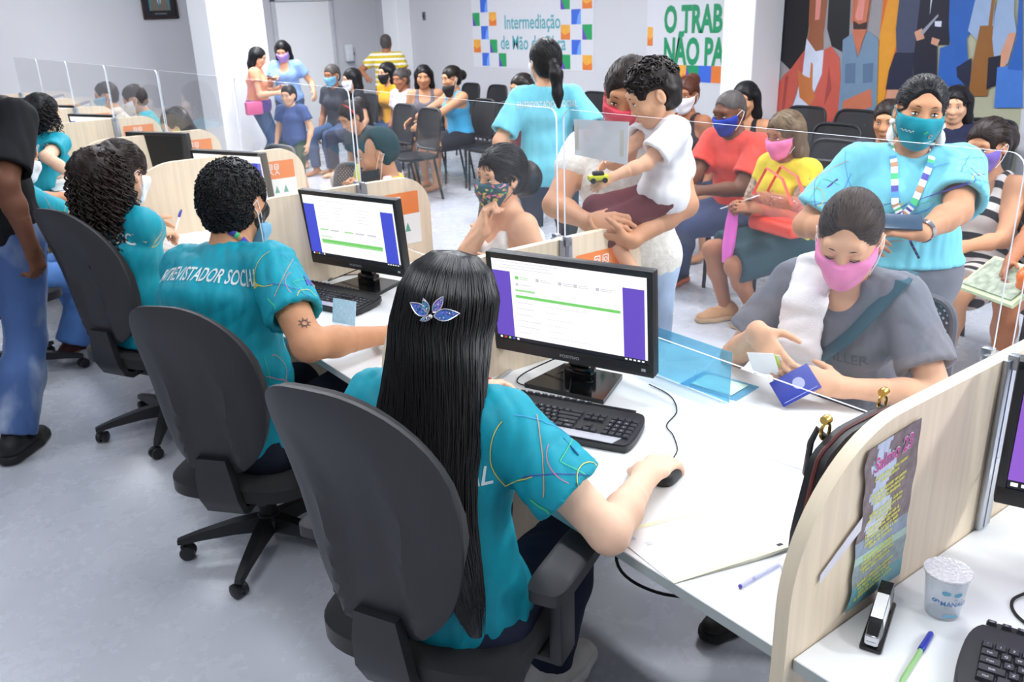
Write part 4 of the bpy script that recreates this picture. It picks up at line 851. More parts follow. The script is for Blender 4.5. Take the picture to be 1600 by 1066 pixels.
MURAL = [('wall_grey', [(-4.816,1.774),(-3.677,1.739),(-3.648,0.75),(-4.743,0.672)]), ('orange', [(-3.695,1.74),(-3.506,1.734),(-3.537,1.537),(-3.502,1.361),(-3.551,1.206),(-3.549,0.918),(-3.541,0.758),(-3.673,0.748)]), ('amber', [(-3.561,1.637),(-3.512,1.436),(-3.554,1.232),(-3.574,0.97),(-3.648,0.75),(-3.693,0.964),(-3.686,1.436)]), ('cream', [(-3.563,1.736),(-2.558,1.706),(-2.414,0.838),(-3.588,0.754),(-3.562,0.97),(-3.551,1.206),(-3.5,1.345),(-3.537,1.537)]), ('orange', [(-3.385,1.731),(-3.32,1.729),(-3.322,1.671),(-3.386,1.663)]), ('amber', [(-3.234,1.726),(-3.089,1.722),(-3.163,1.667)]), ('orange', [(-3.524,0.998),(-3.47,1.027),(-3.443,0.95),(-3.508,0.867)]), ('hair', [(-4.659,1.769),(-4.706,1.66),(-4.738,1.464),(-4.699,1.264),(-4.546,1.153),(-4.41,1.336),(-4.388,1.518),(-4.419,1.762)]), ('hair', [(-4.228,1.756),(-4.196,1.517),(-4.135,1.371),(-4.014,1.319),(-3.971,1.436),(-4.025,1.75)]), ('face', [(-4.426,1.762),(-4.391,1.545),(-4.328,1.458),(-4.274,1.447),(-4.227,1.501),(-4.204,1.65),(-4.215,1.756)]), ('face', [(-4.377,1.545),(-4.392,1.425),(-4.295,1.326),(-4.217,1.349),(-4.236,1.522)]), ('lip', [(-4.351,1.621),(-4.275,1.646),(-4.283,1.598),(-4.328,1.588)]), ('tee', [(-4.4,1.436),(-4.295,1.326),(-4.21,1.338),(-4.208,1.135),(-4.309,0.876),(-4.347,0.701),(-4.545,0.687),(-4.46,0.926),(-4.414,1.168)]), ('coral', [(-4.547,1.165),(-4.41,1.336),(-4.412,1.146),(-4.49,0.867),(-4.545,0.687),(-4.735,0.673),(-4.749,0.912),(-4.62,1.105)]), ('coral', [(-4.21,1.338),(-4.135,1.371),(-4.047,1.275),(-3.985,0.95),(-3.986,0.726),(-4.347,0.701),(-4.296,0.877),(-4.208,1.135)]), ('coraldark', [(-4.144,1.219),(-4.094,1.0),(-4.158,0.856),(-4.146,1.053)]), ('coraldark', [(-4.597,1.094),(-4.563,1.107),(-4.582,0.773),(-4.615,0.741)]), ('hand', [(-4.47,1.167),(-4.395,1.112),(-4.331,1.092),(-4.332,1.232),(-4.31,1.215),(-4.295,1.003),(-4.254,0.936),(-4.306,0.842),(-4.424,0.917)]), ('arm', [(-4.818,1.204),(-4.712,1.172),(-4.726,0.913),(-4.771,0.911)]), ('phone', [(-4.816,1.606),(-4.73,1.616),(-4.715,1.207),(-4.819,1.216)]), ('manface', [(-3.994,1.749),(-3.961,1.567),(-3.872,1.488),(-3.802,1.56),(-3.783,1.743)]), ('beard', [(-3.977,1.656),(-3.937,1.52),(-3.869,1.467),(-3.809,1.519),(-3.791,1.662),(-3.815,1.57),(-3.885,1.551),(-3.938,1.582)]), ('lip', [(-3.929,1.613),(-3.846,1.622),(-3.853,1.586),(-3.907,1.582)]), ('manface', [(-3.942,1.51),(-3.802,1.509),(-3.834,1.426),(-3.861,1.289),(-3.927,1.436)]), ('denim', [(-4.026,1.425),(-3.938,1.478),(-3.864,1.268),(-3.822,1.426),(-3.794,1.498),(-3.684,1.426),(-3.631,0.806),(-4.005,0.781),(-4.01,1.168)]), ('denimdark', [(-3.978,1.223),(-3.879,1.235),(-3.865,1.064),(-3.965,1.06)]), ('denimdark', [(-3.81,1.226),(-3.709,1.239),(-3.701,1.081),(-3.791,1.067)]), ('manface', [(-3.967,0.906),(-3.707,1.027),(-3.676,0.878),(-3.963,0.75)]), ('face2', [(-3.484,1.734),(-3.385,1.731),(-3.388,1.673),(-3.428,1.644),(-3.477,1.684)]), ('hair', [(-3.529,1.735),(-3.473,1.733),(-3.485,1.655),(-3.52,1.666)]), ('slate', [(-3.538,1.637),(-3.498,1.675),(-3.425,1.625),(-3.375,1.663),(-3.332,1.584),(-3.304,1.461),(-3.33,1.327),(-3.509,1.325),(-3.539,1.512)]), ('navy', [(-3.52,1.325),(-3.352,1.327),(-3.334,1.033),(-3.569,1.023),(-3.559,1.18)]), ('face2', [(-3.551,1.023),(-3.424,1.029),(-3.464,0.896),(-3.57,0.89)]), ('face2', [(-3.331,1.729),(-3.234,1.726),(-3.24,1.688),(-3.279,1.67),(-3.32,1.69)]), ('suit', [(-3.362,1.643),(-3.314,1.69),(-3.262,1.621),(-3.218,1.688),(-3.128,1.638),(-3.073,1.509),(-3.071,1.388),(-3.165,1.388),(-3.125,1.067),(-3.326,1.059),(-3.353,1.337)]), ('tee', [(-3.296,1.67),(-3.261,1.612),(-3.237,1.674),(-3.265,1.679)]), ('tee', [(-3.212,1.568),(-3.154,1.567),(-3.153,1.524),(-3.206,1.529)]), ('face2', [(-3.373,1.486),(-3.312,1.515),(-3.279,1.437),(-3.342,1.417)]), ('face2', [(-3.216,1.446),(-3.15,1.427),(-3.164,1.378),(-3.22,1.397)]), ('metal', [(-3.318,1.486),(-3.193,1.62),(-3.186,1.606),(-3.294,1.466)]), ('face2', [(-3.078,1.721),(-3.007,1.719),(-3.022,1.682),(-3.058,1.683)]), ('blue', [(-3.162,1.658),(-3.086,1.703),(-3.037,1.645),(-3.005,1.701),(-2.928,1.652),(-2.868,1.586),(-2.935,1.437),(-2.9,1.27),(-2.84,1.079),(-3.119,1.067),(-3.14,1.364),(-3.06,1.389),(-3.092,1.533)]), ('face2', [(-2.888,1.716),(-2.801,1.713),(-2.812,1.659),(-2.849,1.65)]), ('hair', [(-2.947,1.717),(-2.888,1.716),(-2.868,1.651),(-2.93,1.671)]), ('hair', [(-2.81,1.713),(-2.771,1.676),(-2.789,1.64),(-2.816,1.659)]), ('sky', [(-2.933,1.494),(-2.864,1.623),(-2.799,1.64),(-2.738,1.437),(-2.831,1.409)]), ('apron', [(-2.845,1.53),(-2.782,1.53),(-2.796,1.622),(-2.782,1.621),(-2.753,1.529),(-2.713,1.52),(-2.695,1.344),(-2.71,1.26),(-2.71,1.012),(-2.859,1.004),(-2.859,1.271)]), ('navy', [(-2.984,1.22),(-2.873,1.295),(-2.857,1.054),(-2.968,1.147)]), ('face2', [(-2.734,1.711),(-2.613,1.707),(-2.639,1.646),(-2.696,1.647)]), ('sky', [(-2.747,1.612),(-2.675,1.637),(-2.606,1.609),(-2.566,1.482),(-2.594,1.253),(-2.689,1.251),(-2.738,1.437)]), ('face2', [(-2.621,1.474),(-2.566,1.482),(-2.592,1.299),(-2.623,1.196),(-2.682,1.204),(-2.674,1.275)]), ('suit', [(-2.745,1.297),(-2.652,1.317),(-2.638,1.111),(-2.723,1.059)]), ('bluepant', [(-2.666,1.228),(-2.483,1.255),(-2.431,0.941),(-2.643,0.928)]), ('blue', [(-2.636,1.628),(-2.535,1.572),(-2.475,1.209),(-2.588,1.216),(-2.559,1.437)])]
MCOL = dict(wall_grey=(150, 146, 150), orange=(214, 104, 30), amber=(222, 150, 40), cream=(176, 176, 150), hair=(20, 18, 24), face=(150, 88, 58), lip=(222, 140, 130), tee=(206, 212, 230), coral=(196, 88, 74), coraldark=(160, 66, 60), hand=(196, 116, 62), arm=(206, 110, 88), phone=(34, 44, 90), manface=(196, 112, 82), beard=(60, 36, 32), denim=(112, 138, 164), denimdark=(88, 112, 142), face2=(206, 150, 124), slate=(66, 72, 98), navy=(28, 32, 58), suit=(24, 24, 44), metal=(150, 152, 164), blue=(40, 94, 176), sky=(150, 172, 206), apron=(142, 92, 42), bluepant=(66, 118, 200))
keys = list(MCOL); m = MB()
for k, (n, pl) in enumerate(MURAL):
    if k < 4: pl = [(a, (2.4 if b > 1.6 else (.45 if b < .85 else b))) for a, b in pl]
    pl = [(a, b+(.55 if b > 1.62 and k >= 4 else 0)) for a, b in pl]; poly(m, pl, keys.index(n), .001+.0003*k, WM)
for u, v, rx, ry, c in ((-4.30, 2.0, .20, .36, 'face'), (-3.92, 2.0, .14, .36, 'manface'), (-3.43, 1.98, .07, .3, 'face2'), (-3.25, 1.98, .06, .3, 'face2')): pass
tag(m.build('wall_mural', [mat('mural_'+k, MCOL[k], .45, var=.04) for k in keys]), 'big printed mural of a curly-haired woman, a bearded man and a group of workers', 'mural')
# ------------------------------------------------------------------ the people
TEAL = cloth('uniform_teal', (22, 152, 172), rough=.55, sheen=.0); TEAL_LIT = cloth('uniform_teal_lit', (118, 204, 222), rough=.6); PRINT = mat('print_white', (214, 224, 226), .7)  # second uniform colour: same teal with overexposure and screen haze painted in
LY, LV, LO, LG, LB, LPK = mat('line_yellow', (226, 206, 80), .6), mat('line_violet', (78, 66, 170), .6), mat('line_orange', (206, 150, 110), .6), mat('line_green', (70, 200, 130), .6), mat('line_blue', (70, 150, 214), .6), mat('line_pink', (200, 120, 150), .6)
def uniform(p, base, txt=None, arms=(1,), tsize=.062, tz=-.10, tx=0, tcond=.62, front=-1, **k):
    s = p.s
    def post(v, f):
        out = []
        if txt:
            g = text_geo(txt, tsize*s, .014, tcond); d = p.f1
            out += on_cloth(v, f, [(g[0], g[1], 1)], p.NB+p.S1*tz*s-p.f1*.2*s+p.rs*tx*s, p.rs, p.S1, d)
        for sg in arms:
            a, e = p.sh[sg], p.el[sg]; u = nrm(e-a); ow = nrm(p.rs*sg*.75+p.f1*.55*front+p.S1*.25); d = -nrm(ow-u*(ow@u)); w_ = np.cross(u, d)*sg; L = lambda q, mi, w=.0017: (*ribbon([(a_*1.35, b_*1.25) for a_, b_ in q], w), mi)
            it = [L(arc((-.03, -.02), .045, 180, 330), 2), L([(-.05, .03), (.04, -.05)], 4), L([(.0, -.05), (.10, .06)], 3), L([(-.03, .05), (.06, .065), (.11, -.01)], 6), L(arc((.075, .02), .03, 40, 260), 2), L([(.03, -.06), (.12, -.05)], 5),
                  L(arc((.10, -.03), .028, 0, 190), 4), L([(.01, .05), (.02, .0), (.10, .03)], 5), L([(.05, .06), (.13, .02)], 3), L(arc((.03, .02), .04, 200, 300), 7), L([(-.07, 0), (.0, .065)], 6), L([(.11, -.06), (.13, .06)], 7)]
            it.append(([(.035, .02), (.075, .045), (.045, .065)] if sg < 0 else [(.0, .045), (.045, .04), (.02, .075)], [(0, 1, 2)], 3))
            out += on_cloth(v, f, it, a+u*.09*s, u, w_, d)
        return out
    return tee(p, [base, PRINT, LY, LV, LO, LG, LB, LPK], post=post, **k)
def lanyard(p, c=('line_violet', 'line_orange', 'line_green'), back=True):
    m = MB(); s = p.s; o = p.off; q = []
    for a in np.linspace(-150, 150, 25) if not back else np.linspace(0, 360, 40):
        A_ = R(a); q.append(p.NB+p.S1*(.012-.035*math.cos(A_))*s+p.rs*.072*s*math.sin(A_)+p.f1*(.006+.072*math.cos(A_))*s-o)
    for i in range(len(q)-1): m.tube([q[i], q[i+1]], .0035*s, 6, mi=i % 4 % 3, flat=2.6)
    return m.build('lanyard', [MATS[k] for k in c], p.root)
Z_ = V3(0, 0, 1)
def strand_loft(p, secs, n, seed=2, rad=.0032, amp=.006, steps=30, span=118, tail=.0):
    """many fine locks running from the crown down over the head and along the back"""
    g = np.random.default_rng(seed); s = p.s*p.hs; tb = MB(); K = np.array(secs, float)
    t0 = np.linspace(0, 1, len(K))
    def sec(t): return [np.interp(t, t0, K[:, i]) for i in range(5)]
    for i in range(n):
        ph = R(g.uniform(-span, span)); j = g.uniform(.97, 1.05); t1 = g.uniform(.80, 1.) ; sw = g.normal()*.10; fq = g.uniform(2, 5); p0 = g.uniform(0, 6); P_ = []; rr = []
        for t in np.linspace(.0, t1, steps):
            z, cx, cy, rx, ry = sec(t); a = ph*(1 if abs(ph) < R(150) else 1)+sw*t; x = cx+math.sin(a)*rx*j; y = cy-math.cos(a)*ry*j; w_ = amp*t*math.sin(fq*t*6+p0)
            P_.append(hp(p, x+w_, y, z) if z > -.02 else None); 
            if P_[-1] is None: P_[-1] = p.wrap(x+w_, y, z)
            rr.append(rad*s*(1 if t < .8*t1 else max(.12, (t1-t)/(.2*t1)*1.)))
        tb.tube(P_, rr, 5)
    return tb
# ---- clerk in front: long straight black hair, seen from behind
p = person('woman with very long straight black hair and jewelled butterfly clip, at the nearest keyboard', (-.755, .735, 1.175), 28, 9, 1.66, .93, look=(-2, 14, 4), pel=(-.815, .70, .54), RH=(-.425, .50, .795), LH=(-.52, 1.08, .80), rp=(-.4, -.9, -.5), lp=(-.3, .5, -.9),
           rhd=((.93, .36, -.12), (0, 0, 1)), rcurl=(.35, .3, .35, .45), skin='fair', vox=.0075, RF=(-.47, .80, .085), LF=(-.50, 1.0, .085))
uniform(p, TEAL, 'ENTREVISTADOR SOCIAL', arms=(1, -1), cuff=.034, sl=.62, vox=.0065, wr=.007, tz=-.15, tsize=.05, tx=-.03)
trousers(p, cloth('jeans_dark', (38, 44, 66)), upto=1.); shoes(p, mat('shoe_white', (226, 224, 218), .7), mat('sole_white', (236, 236, 236), .6))
def long_hair(p, S=None):
    s = p.s; pts = [(.128, 0, -.010, .002, .002), (.122, 0, -.012, .040, .050), (.095, 0, -.014, .070, .088), (.05, 0, -.016, .088, .106), (.0, 0, -.022, .092, .105), (-.06, 0, -.045, .094, .088)]
    def wrap(x, y, z):
        a = hp(p, 0, 0, -.02); d = z+.02; base = a-Z_*(-d)*s; k = min(1, -d/.30)
        return base+p.hr*x*s+(p.hf*(1-k)+p.f*k)*(y-.012*k)*s+p.hr*.055*k*s-p.f*.078*k*s
    p.wrap = wrap; return pts+[(-.12, -.008, -.06, .100, .070), (-.18, -.018, -.072, .106, .058), (-.25, -.018, -.085, .096, .048), (-.32, .004, -.095, .074, .040), (-.40, .032, -.10, .056, .034), (-.48, .055, -.10, .038, .024), (-.56, .070, -.095, .016, .013)]
secs = long_hair(p); K = np.array(secs); vs = []; nn = 40
for z, cx, cy, rx, ry in secs:
    for k in range(nn):
        a = 2*PI*k/nn; fr = max(0, -math.cos(a)); x = cx+math.sin(a)*rx*.965*(1-.12*fr); y = cy-math.cos(a)*ry*.965*(1-(.30 if z < .06 else 0)*fr)
        vs.append(hp(p, x, y, z) if z > -.02 else p.wrap(x, y, z))
fs = [(i*nn+k, i*nn+(k+1) % nn, (i+1)*nn+(k+1) % nn, (i+1)*nn+k) for i in range(len(secs)-1) for k in range(nn)]
tb = strand_loft(p, secs, 1000, 4, .0017, .005, 34)
m = MB(); m.add([np.array(v)-p.off for v in vs], fs); m.add([np.array(v)-p.off for v in tb.v], tb.f); hair_o = m.build('hair', mat('hair_long_black', (15, 13, 16), .30, spec=.6, var=.3, scale=200, stretch=(1, 1, .1)), p.root, ang=80)
c = hp(p, .036, -.134, .018)-p.off; cz = nrm(-p.hf+p.hr*.22); cx_ = nrm(np.cross(p.hu, cz)); A = Matrix([[*(cx_[i], p.hu[i], cz[i]), c[i]] for i in range(3)]+[[0, 0, 0, 1]]); m = MB()
def wing(cx, cy, ang, L, w_, mi):
    q = []; a = R(ang)
    for t in np.linspace(0, 1, 12): q.append((L*t, w_*math.sin(PI*t**.8)*.5))
    for t in np.linspace(1, 0, 12)[1:-1]: q.append((L*t, -w_*math.sin(PI*t**.8)*.5))
    q = [(cx+x*math.cos(a)-y*math.sin(a), cy+x*math.sin(a)+y*math.cos(a)) for x, y in q]; b = len(m.v)
    m.add([(x, y, .001+9*(x*x)*-.6) for x, y in q], [tuple(range(len(q)))], mi, A); m.tube([(x, y, .002-5.4*x*x) for x, y in q+q[:1]], .0011, 5, A, 0)
    g = random.Random(int(ang)+3)
    for k in range(12): t = g.uniform(.15, .9); y = g.uniform(-.3, .3)*w_*math.sin(PI*t**.8); x, y = cx+L*t*math.cos(a)-y*math.sin(a), cy+L*t*math.sin(a)+y*math.cos(a); m.ball((x, y, .0025-5.4*x*x), .0018, A, g.choice((1, 2, 3, 0)), 4)
for a in ((.006, .0, 14, .046, .022, 2), (.004, .006, 66, .036, .015, 3), (-.006, .004, 118, .028, .013, 1), (-.006, .0, 160, .044, .021, 2), (.0, -.004, 205, .022, .008, 0)): wing(*a)
m.ball((0, -.002, .003), .0048, A, 0, 6); m.build('hair_clip', [mat('clip_silver', (214, 210, 214), .25, .6), mat('gem_teal', (60, 176, 200), .2), mat('gem_blue', (96, 132, 214), .2), mat('gem_violet', (160, 132, 220), .2)], p.root)
# ---- bearded man clerk
p = person('bearded man in a teal T-shirt lettered ENTREVISTADOR SOCIAL, mask under his chin', (-.685, 2.10, 1.195), 36, 30, 1.74, 1.12, 0, look=(-4, 8, 0), pel=(-.80, 1.97, .47), RH=(-.43, 1.66, .80), LH=(-.55, 2.32, .80), rp=(-.4, -.9, -.6), rhd=((.85, .5, -.1), (0, 0, 1)), skin='tan', vox=.0075, RF=(-.30, 2.0, .08), LF=(-.25, 2.35, .08), twist=-14)
uniform(p, TEAL, 'ENTREVISTADOR SOCIAL', arms=(1, -1), cuff=.030, sl=.62, vox=.0065, wr=.007, tsize=.064, tz=-.12, tx=.002, tcond=.50)
trousers(p, cloth('trousers_dark', (34, 38, 52))); shoes(p, mat('shoe_dark', (40, 40, 44), .6))
hair(p, 'short', 'black', n=1500, t=.013, cr=.0055, cw=.0022, front=.055, low=-.05, wr=.004, fr=160)
face(p); lanyard(p)
S = SDF(); head(p, S, infl=.004, simple=True); S.cut(hp(p, 0, .0, -.035), nrm(p.hu-p.hf*.6)); put(p, S, .005, 'beard', HAIR('darkbrown'), .002, 140)
mask(p, cloth('mask_surgical', (120, 178, 210)), .055)
v = np.empty(len(p.body.data.vertices)*3); p.body.data.vertices.foreach_get('co', v); v = v.reshape(-1, 3); fq = [tuple(q.vertices) for q in p.body.data.polygons]
e = p.el[1]-p.off; u_ = nrm(p.el[1]-p.sh[1]); d_ = -nrm(p.rs*.8-p.f1*.6-u_*((p.rs*.8-p.f1*.6)@u_)); g = MB()
for x_, y_, f_ in on_cloth(v, fq, [(*ribbon(arc((0, 0), .010, 0, 360), .004), 0)]+[(*ribbon([(.012*math.cos(a), .012*math.sin(a)), (.019*math.cos(a), .019*math.sin(a))], .003, .003), 0) for a in np.linspace(0, 5.5, 8)], e-u_*.045, u_, np.cross(u_, d_), d_): g.add(x_, y_)
g.build('tattoo', mat('tattoo_ink', (92, 70, 66), .6), p.root)
# ---- clerk with curly ponytail, white mask, writing
p = person('woman with a big curly dark ponytail and white mask writing at the third desk', (-.765, 3.15, 1.18), 22, 16, 1.64, .98, look=(10, 14, 0), pel=(-.79, 3.15, .52), RH=(-.53, 3.66, .80), LH=(-.40, 3.9, .79), rp=(-.5, -.8, -.5), rhd=((.8, .45, -.15), (-.3, -.5, .8)), rcurl=.8, skin='light', vox=.008, RF=(-.2, 3.4, .08), LF=(-.2, 3.6, .08))
uniform(p, TEAL, 'ENTREVISTADOR SOCIAL', arms=(1,), cuff=.028, sl=.62, vox=.008, wr=.005, tz=-.13); lanyard(p)
trousers(p, cloth('trousers_dark', (34, 38, 52))); face(p); mask(p, cloth('mask_white', (240, 240, 244)))
def curls(p, n, L0, L1, seed, region, rad=.009, w_=.0034, turns=5, drop=None):
    g = np.random.default_rng(seed); tb = MB()
    for i in range(n):
        a, nr = region(g); L = g.uniform(L0, L1); k = 44; t = np.linspace(0, 1, k); d = nrm(nr*.35-Z_)
        ax = a+np.outer(t*L, -Z_)+np.outer(np.sqrt(t)*.05, nr)+np.outer(np.sin(t*4+i)*.006, nrm(g.normal(size=3))); ph = t*2*PI*turns*L/.2+g.uniform(0, 6)
        tb.tube(ax+np.outer(np.cos(ph)*rad, V3(1, 0, 0))+np.outer(np.sin(ph)*rad, V3(0, 1, 0)), np.where(t > .9, w_*.6, w_), 5)
    return [(np.array(tb.v), tb.f, 0)]
def reg_pony(g):
    v = g.normal(size=3); v = nrm(v); v[2] = v[2]*.6+.25; v = nrm(v); n_ = nrm(v-p.hf*.8); return hp(p, 0, -.13, .02)+v*V3(.088, .088, .08), n_
S_ex = curls(p, 260, .14, .36, 5, reg_pony); q = hp(p, 0, -.14, -.0)
def hair_plus(p, caps, color, **k):
    s = p.s*p.hs; S = SDF(); scalp(p, S, k.get('t', .013), k.get('front', .06))
    for a, b, ra, rb in caps: S.cap(a, b, ra*s, rb*s, k=.03)
    return put(p, S, k.get('vox', .008), 'hair', HAIR(color), k.get('wr', .006), k.get('fr', 80), 3, None, 1, k.get('ex'), post=lambda v, f: comb_locks(p, 'pony', 500, np.random.default_rng(3), v, bz=.04))
hair_plus(p, [(hp(p, 0, -.10, .04), q, .06, .085), (q, q-Z_*.16, .085, .075), (q-Z_*.16, q-Z_*.27, .07, .03)], 'brown', ex=S_ex)
# ---- clerk in jeans and burgundy shoes
p = person('clerk in teal T-shirt, blue jeans and chunky burgundy shoes, seated at the left', (-.96, 4.45, 1.13), 18, 12, 1.62, 1., look=(6, 14, 0), RH=(-.62, 4.60, .79), LH=(-.5, 4.85, .79), rp=(-.3, -.8, -.5), skin='tan', vox=.0095, RF=(-.90, 4.42, .095), LF=(-.74, 4.72, .095), pel=(-1.17, 4.42, .57))
uniform(p, TEAL, None, arms=(1,), cuff=.026, sl=.66); trousers(p, cloth('jeans_blue', (92, 138, 206), bump=.2), flare=.045, t=.014, wr=.007)
shoes(p, mat('shoe_burgundy', (88, 34, 34), .45), mat('sole_white', (236, 236, 236), .6), chunky=.03, name='shoe'); hair(p, 'bun', 'darkbrown', br=.035); face(p); mask(p, cloth('mask_white', (240, 240, 244)))
# ---- standing / far clerks
p = person('clerk with long curly black hair in a teal T-shirt, back to us', (-.52, 6.08, 1.21), 35, 16, 1.62, 1., look=(-18, 8, 0), pel=(-.80, 5.95, .60), RH=(-.46, 5.62, .80), LH=(-.35, 6.3, .80), rp=(-.5, -.9, -.2), skin='fair', vox=.010)
uniform(p, TEAL, 'ENTREVISTADOR SOCIAL', arms=(), cuff=.026, sl=.62, tz=-.12); trousers(p, cloth('trousers_dark', (34, 38, 52))); face(p)
def reg_long(g):
    a = g.uniform(-2.0, 2.0); e = g.uniform(-.2, 1.1); v = -p.hf*math.cos(a)*math.cos(e)+p.hr*math.sin(a)*math.cos(e)+p.hu*math.sin(e); return hp(p, 0, -.015, .03)+v*V3(.085, .09, .09), v
ex = curls(p, 150, .10, .22, 8, reg_long, .008, .004)+curls(p, 12, .45, .56, 9, lambda g: (hp(p, -.03+g.normal()*.02, -.10, .0), -p.hf*.6), .012, .005, 5)
hair_plus(p, [(hp(p, 0, -.04, .02), hp(p, 0, -.06, -.10), .09, .075)], 'black', ex=ex, vox=.01)
p = person('clerk with short dark hair, head bowed behind the curly-haired clerk, at the sixth desk', (-.56, 7.45, 1.13), 20, 14, 1.62, 1., look=(0, 20, 0), pel=(-.84, 7.38, .56), skin='fair', vox=.012, RH=(-.45, 7.1, .95)); uniform(p, TEAL, None, arms=()); trousers(p, cloth('trousers_dark', (34, 38, 52))); hair(p, 'short', 'brown'); mask(p, cloth('mask_surgical', (120, 178, 210)))
# ---- man in black standing at the left edge
p = person('man in a black T-shirt, faded blue jeans and black shoes standing at the left edge', (-1.215, 3.56, 1.615), 62, 1, 1.74, 1.06, 0, False, look=(0, 8, 0), RH=(-1.14, 3.26, .92), rp=(-.6, -.6, 0), rhd=((.1, .0, -1), (.6, -.8, 0)), rcurl=1.0, skin='dark', vox=.0085, RF=(-1.36, 3.36, .085), LF=(-1.52, 3.70, .085))
tee(p, cloth('tee_black', (24, 24, 28)), sl=.80, cuff=.026, vox=.008, hem=.04)
def fade_jeans():
    m = mat('jeans_faded', (88, 118, 168), .85, var=.5, scale=4.2, bump=.25, bscale=260, stretch=(1, 1, .45)); c = [n for n in m.node_tree.nodes if n.type == 'VALTORGB'][0].color_ramp
    c.elements[0].position = .44; c.elements[1].position = .68; c.elements[0].color = lin((74, 104, 158))+(1,); c.elements[1].color = lin((190, 204, 224))+(1,); return m
trousers(p, fade_jeans(), t=.016, flare=.028, wr=.009, vox=.008); shoes(p, mat('shoe_black', (28, 28, 30), .6)); hair(p, 'short', 'black'); face(p)
# ---- client in grey T-shirt with pink mask
p = person('woman in grey T-shirt and pink mask sorting documents, white towel on her shoulder', (.42, .60, 1.155), 195, 14, 1.6, .97, look=(8, 27, -4), RH=(.22, .72, .905), LH=(.275, .49, .80), rp=(.3, .8, -.9), lp=(.4, -.9, -.5), rhd=((-.2, -.75, -.55), (-.75, .35, .55)), lhd=((-.45, .85, .15), (-.6, -.3, .7)), lcurl=(.5, .55, .6, .7), rcurl=.45, skin='light', vox=.0075, hv=.0042, LF=(.25, .42, .08), RF=(.20, .68, .08))
def c1post(v, f):
    g = text_geo('ILLER', .045, .015, .9); return on_cloth(v, f, [([(x, y) for x, y, _ in g[0]], g[1], 1)], p.ch-p.S1*.04+p.f1*.25-p.rs*.06, -p.rs, p.S1, -p.f1)
tee(p, [cloth('tee_grey', (112, 114, 124), var=.1, scale=200), mat('print_dark_grey', (84, 88, 98), .8)], sl=.72, cuff=.026, scoop=.03, vox=.0065, wr=.006, post=c1post)  # chest lettering in a darker grey ink
trousers(p, cloth('jeans_dark', (38, 44, 66))); shoes(p, mat('sandal_black', (30, 26, 26), .5)); hair(p, 'bun', 'brown', br=.03, bz=.02, t=.005, front=.128, wr=.002, fr=150, comb=900); face(p, closed=True)
mask(p, cloth('mask_pink', (238, 138, 190)), straps=(246, 246, 250))
S = SDF(); a = p.sh[1]; tt = [p.NB-p.S1*.02+p.rs*.085-p.f1*.10-p.S1*.09, p.NB+p.rs*.085+p.S1*.026, p.NB+p.rs*.075+p.f1*.115-p.S1*.035, p.ch+p.rs*.075+p.f1*.178-p.S1*.0, p.wa+p.rs*.075+p.f1*.18+p.S1*.03]
for i in range(4): S.cap(tt[i], tt[i+1], (.046+.006*i, .013, .03), (.052+.006*i, .013, .03), (p.rs, np.cross(p.rs, nrm(tt[i+1]-tt[i]))), k=.015)
tow = put(p, S, .006, 'towel', cloth('towel_white', (246, 244, 246), bump=.5, bscale=300), .006, 30, 12); tow['label'] = 'white towel over her shoulder'
m = MB(); m.tube([q-p.off for q in (p.sh[-1]+p.S1*.06-p.f1*.05, p.sh[-1]+p.S1*.072+p.f1*.03, p.ch-p.rs*.06+p.f1*.15+p.S1*.05, p.ch+p.rs*.06+p.f1*.172-p.S1*.08, p.wa+p.rs*.14+p.f1*.14)], .024, 10, flat=.16); m.build('bag_strap', cloth('strap_teal', (48, 84, 98)), p.root)
# ---- client with floral mask
p = person('woman with tied black hair and dark floral mask resting her chin on her hand', (.45, 2.20, 1.12), 168, 10, 1.58, 1., look=(16, 4, -6), RH=(.335, 2.165, .925), LH=(.28, 2.0, .80), rp=(-.5, .5, -.9), rhd=((.1, .05, 1), (-.8, .5, 0)), rcurl=1.35, skin='light', vox=.0085)
tank(p, cloth('blouse_white_floral', (240, 236, 230), var=.25, scale=18), scoop=.06, t=.016, off=True); skirt(p, cloth('jeans_dark', (38, 44, 66))); hair(p, 'bun', 'black', br=.078, bz=-.035, L=.2, t=.015, comb=600); face(p, lips=None)
def flor(v, f):
    g = random.Random(4); it = []
    for k in range(90):
        x, y, a = g.uniform(-.08, .08), g.uniform(-.12, .0), g.uniform(0, 6); it.append(([(x+.009*math.cos(a+2*PI*i/5)*(1 if i % 2 else .5), y+.009*math.sin(a+2*PI*i/5)*(1 if i % 2 else .5)) for i in range(5)], [(0, 1, 2, 3, 4)], g.choice((1, 2, 3, 4))))
    o = []
    for dd in (p.hf, nrm(p.hf+p.hr), nrm(p.hf-p.hr)): r_ = np.cross(dd, p.hu); o += on_cloth(v, f, it[::2] if dd is p.hf else it[1::2], p.hd+dd*.2, r_, p.hu, -dd)
    return o
mask(p, [cloth('mask_floral', (60, 92, 104)), mat('petal_pink', (214, 90, 130), .7), mat('petal_yellow', (206, 196, 96), .7), mat('petal_green', (90, 176, 130), .7), mat('petal_rose', (220, 150, 170), .7)], straps=(60, 92, 104), post=flor)
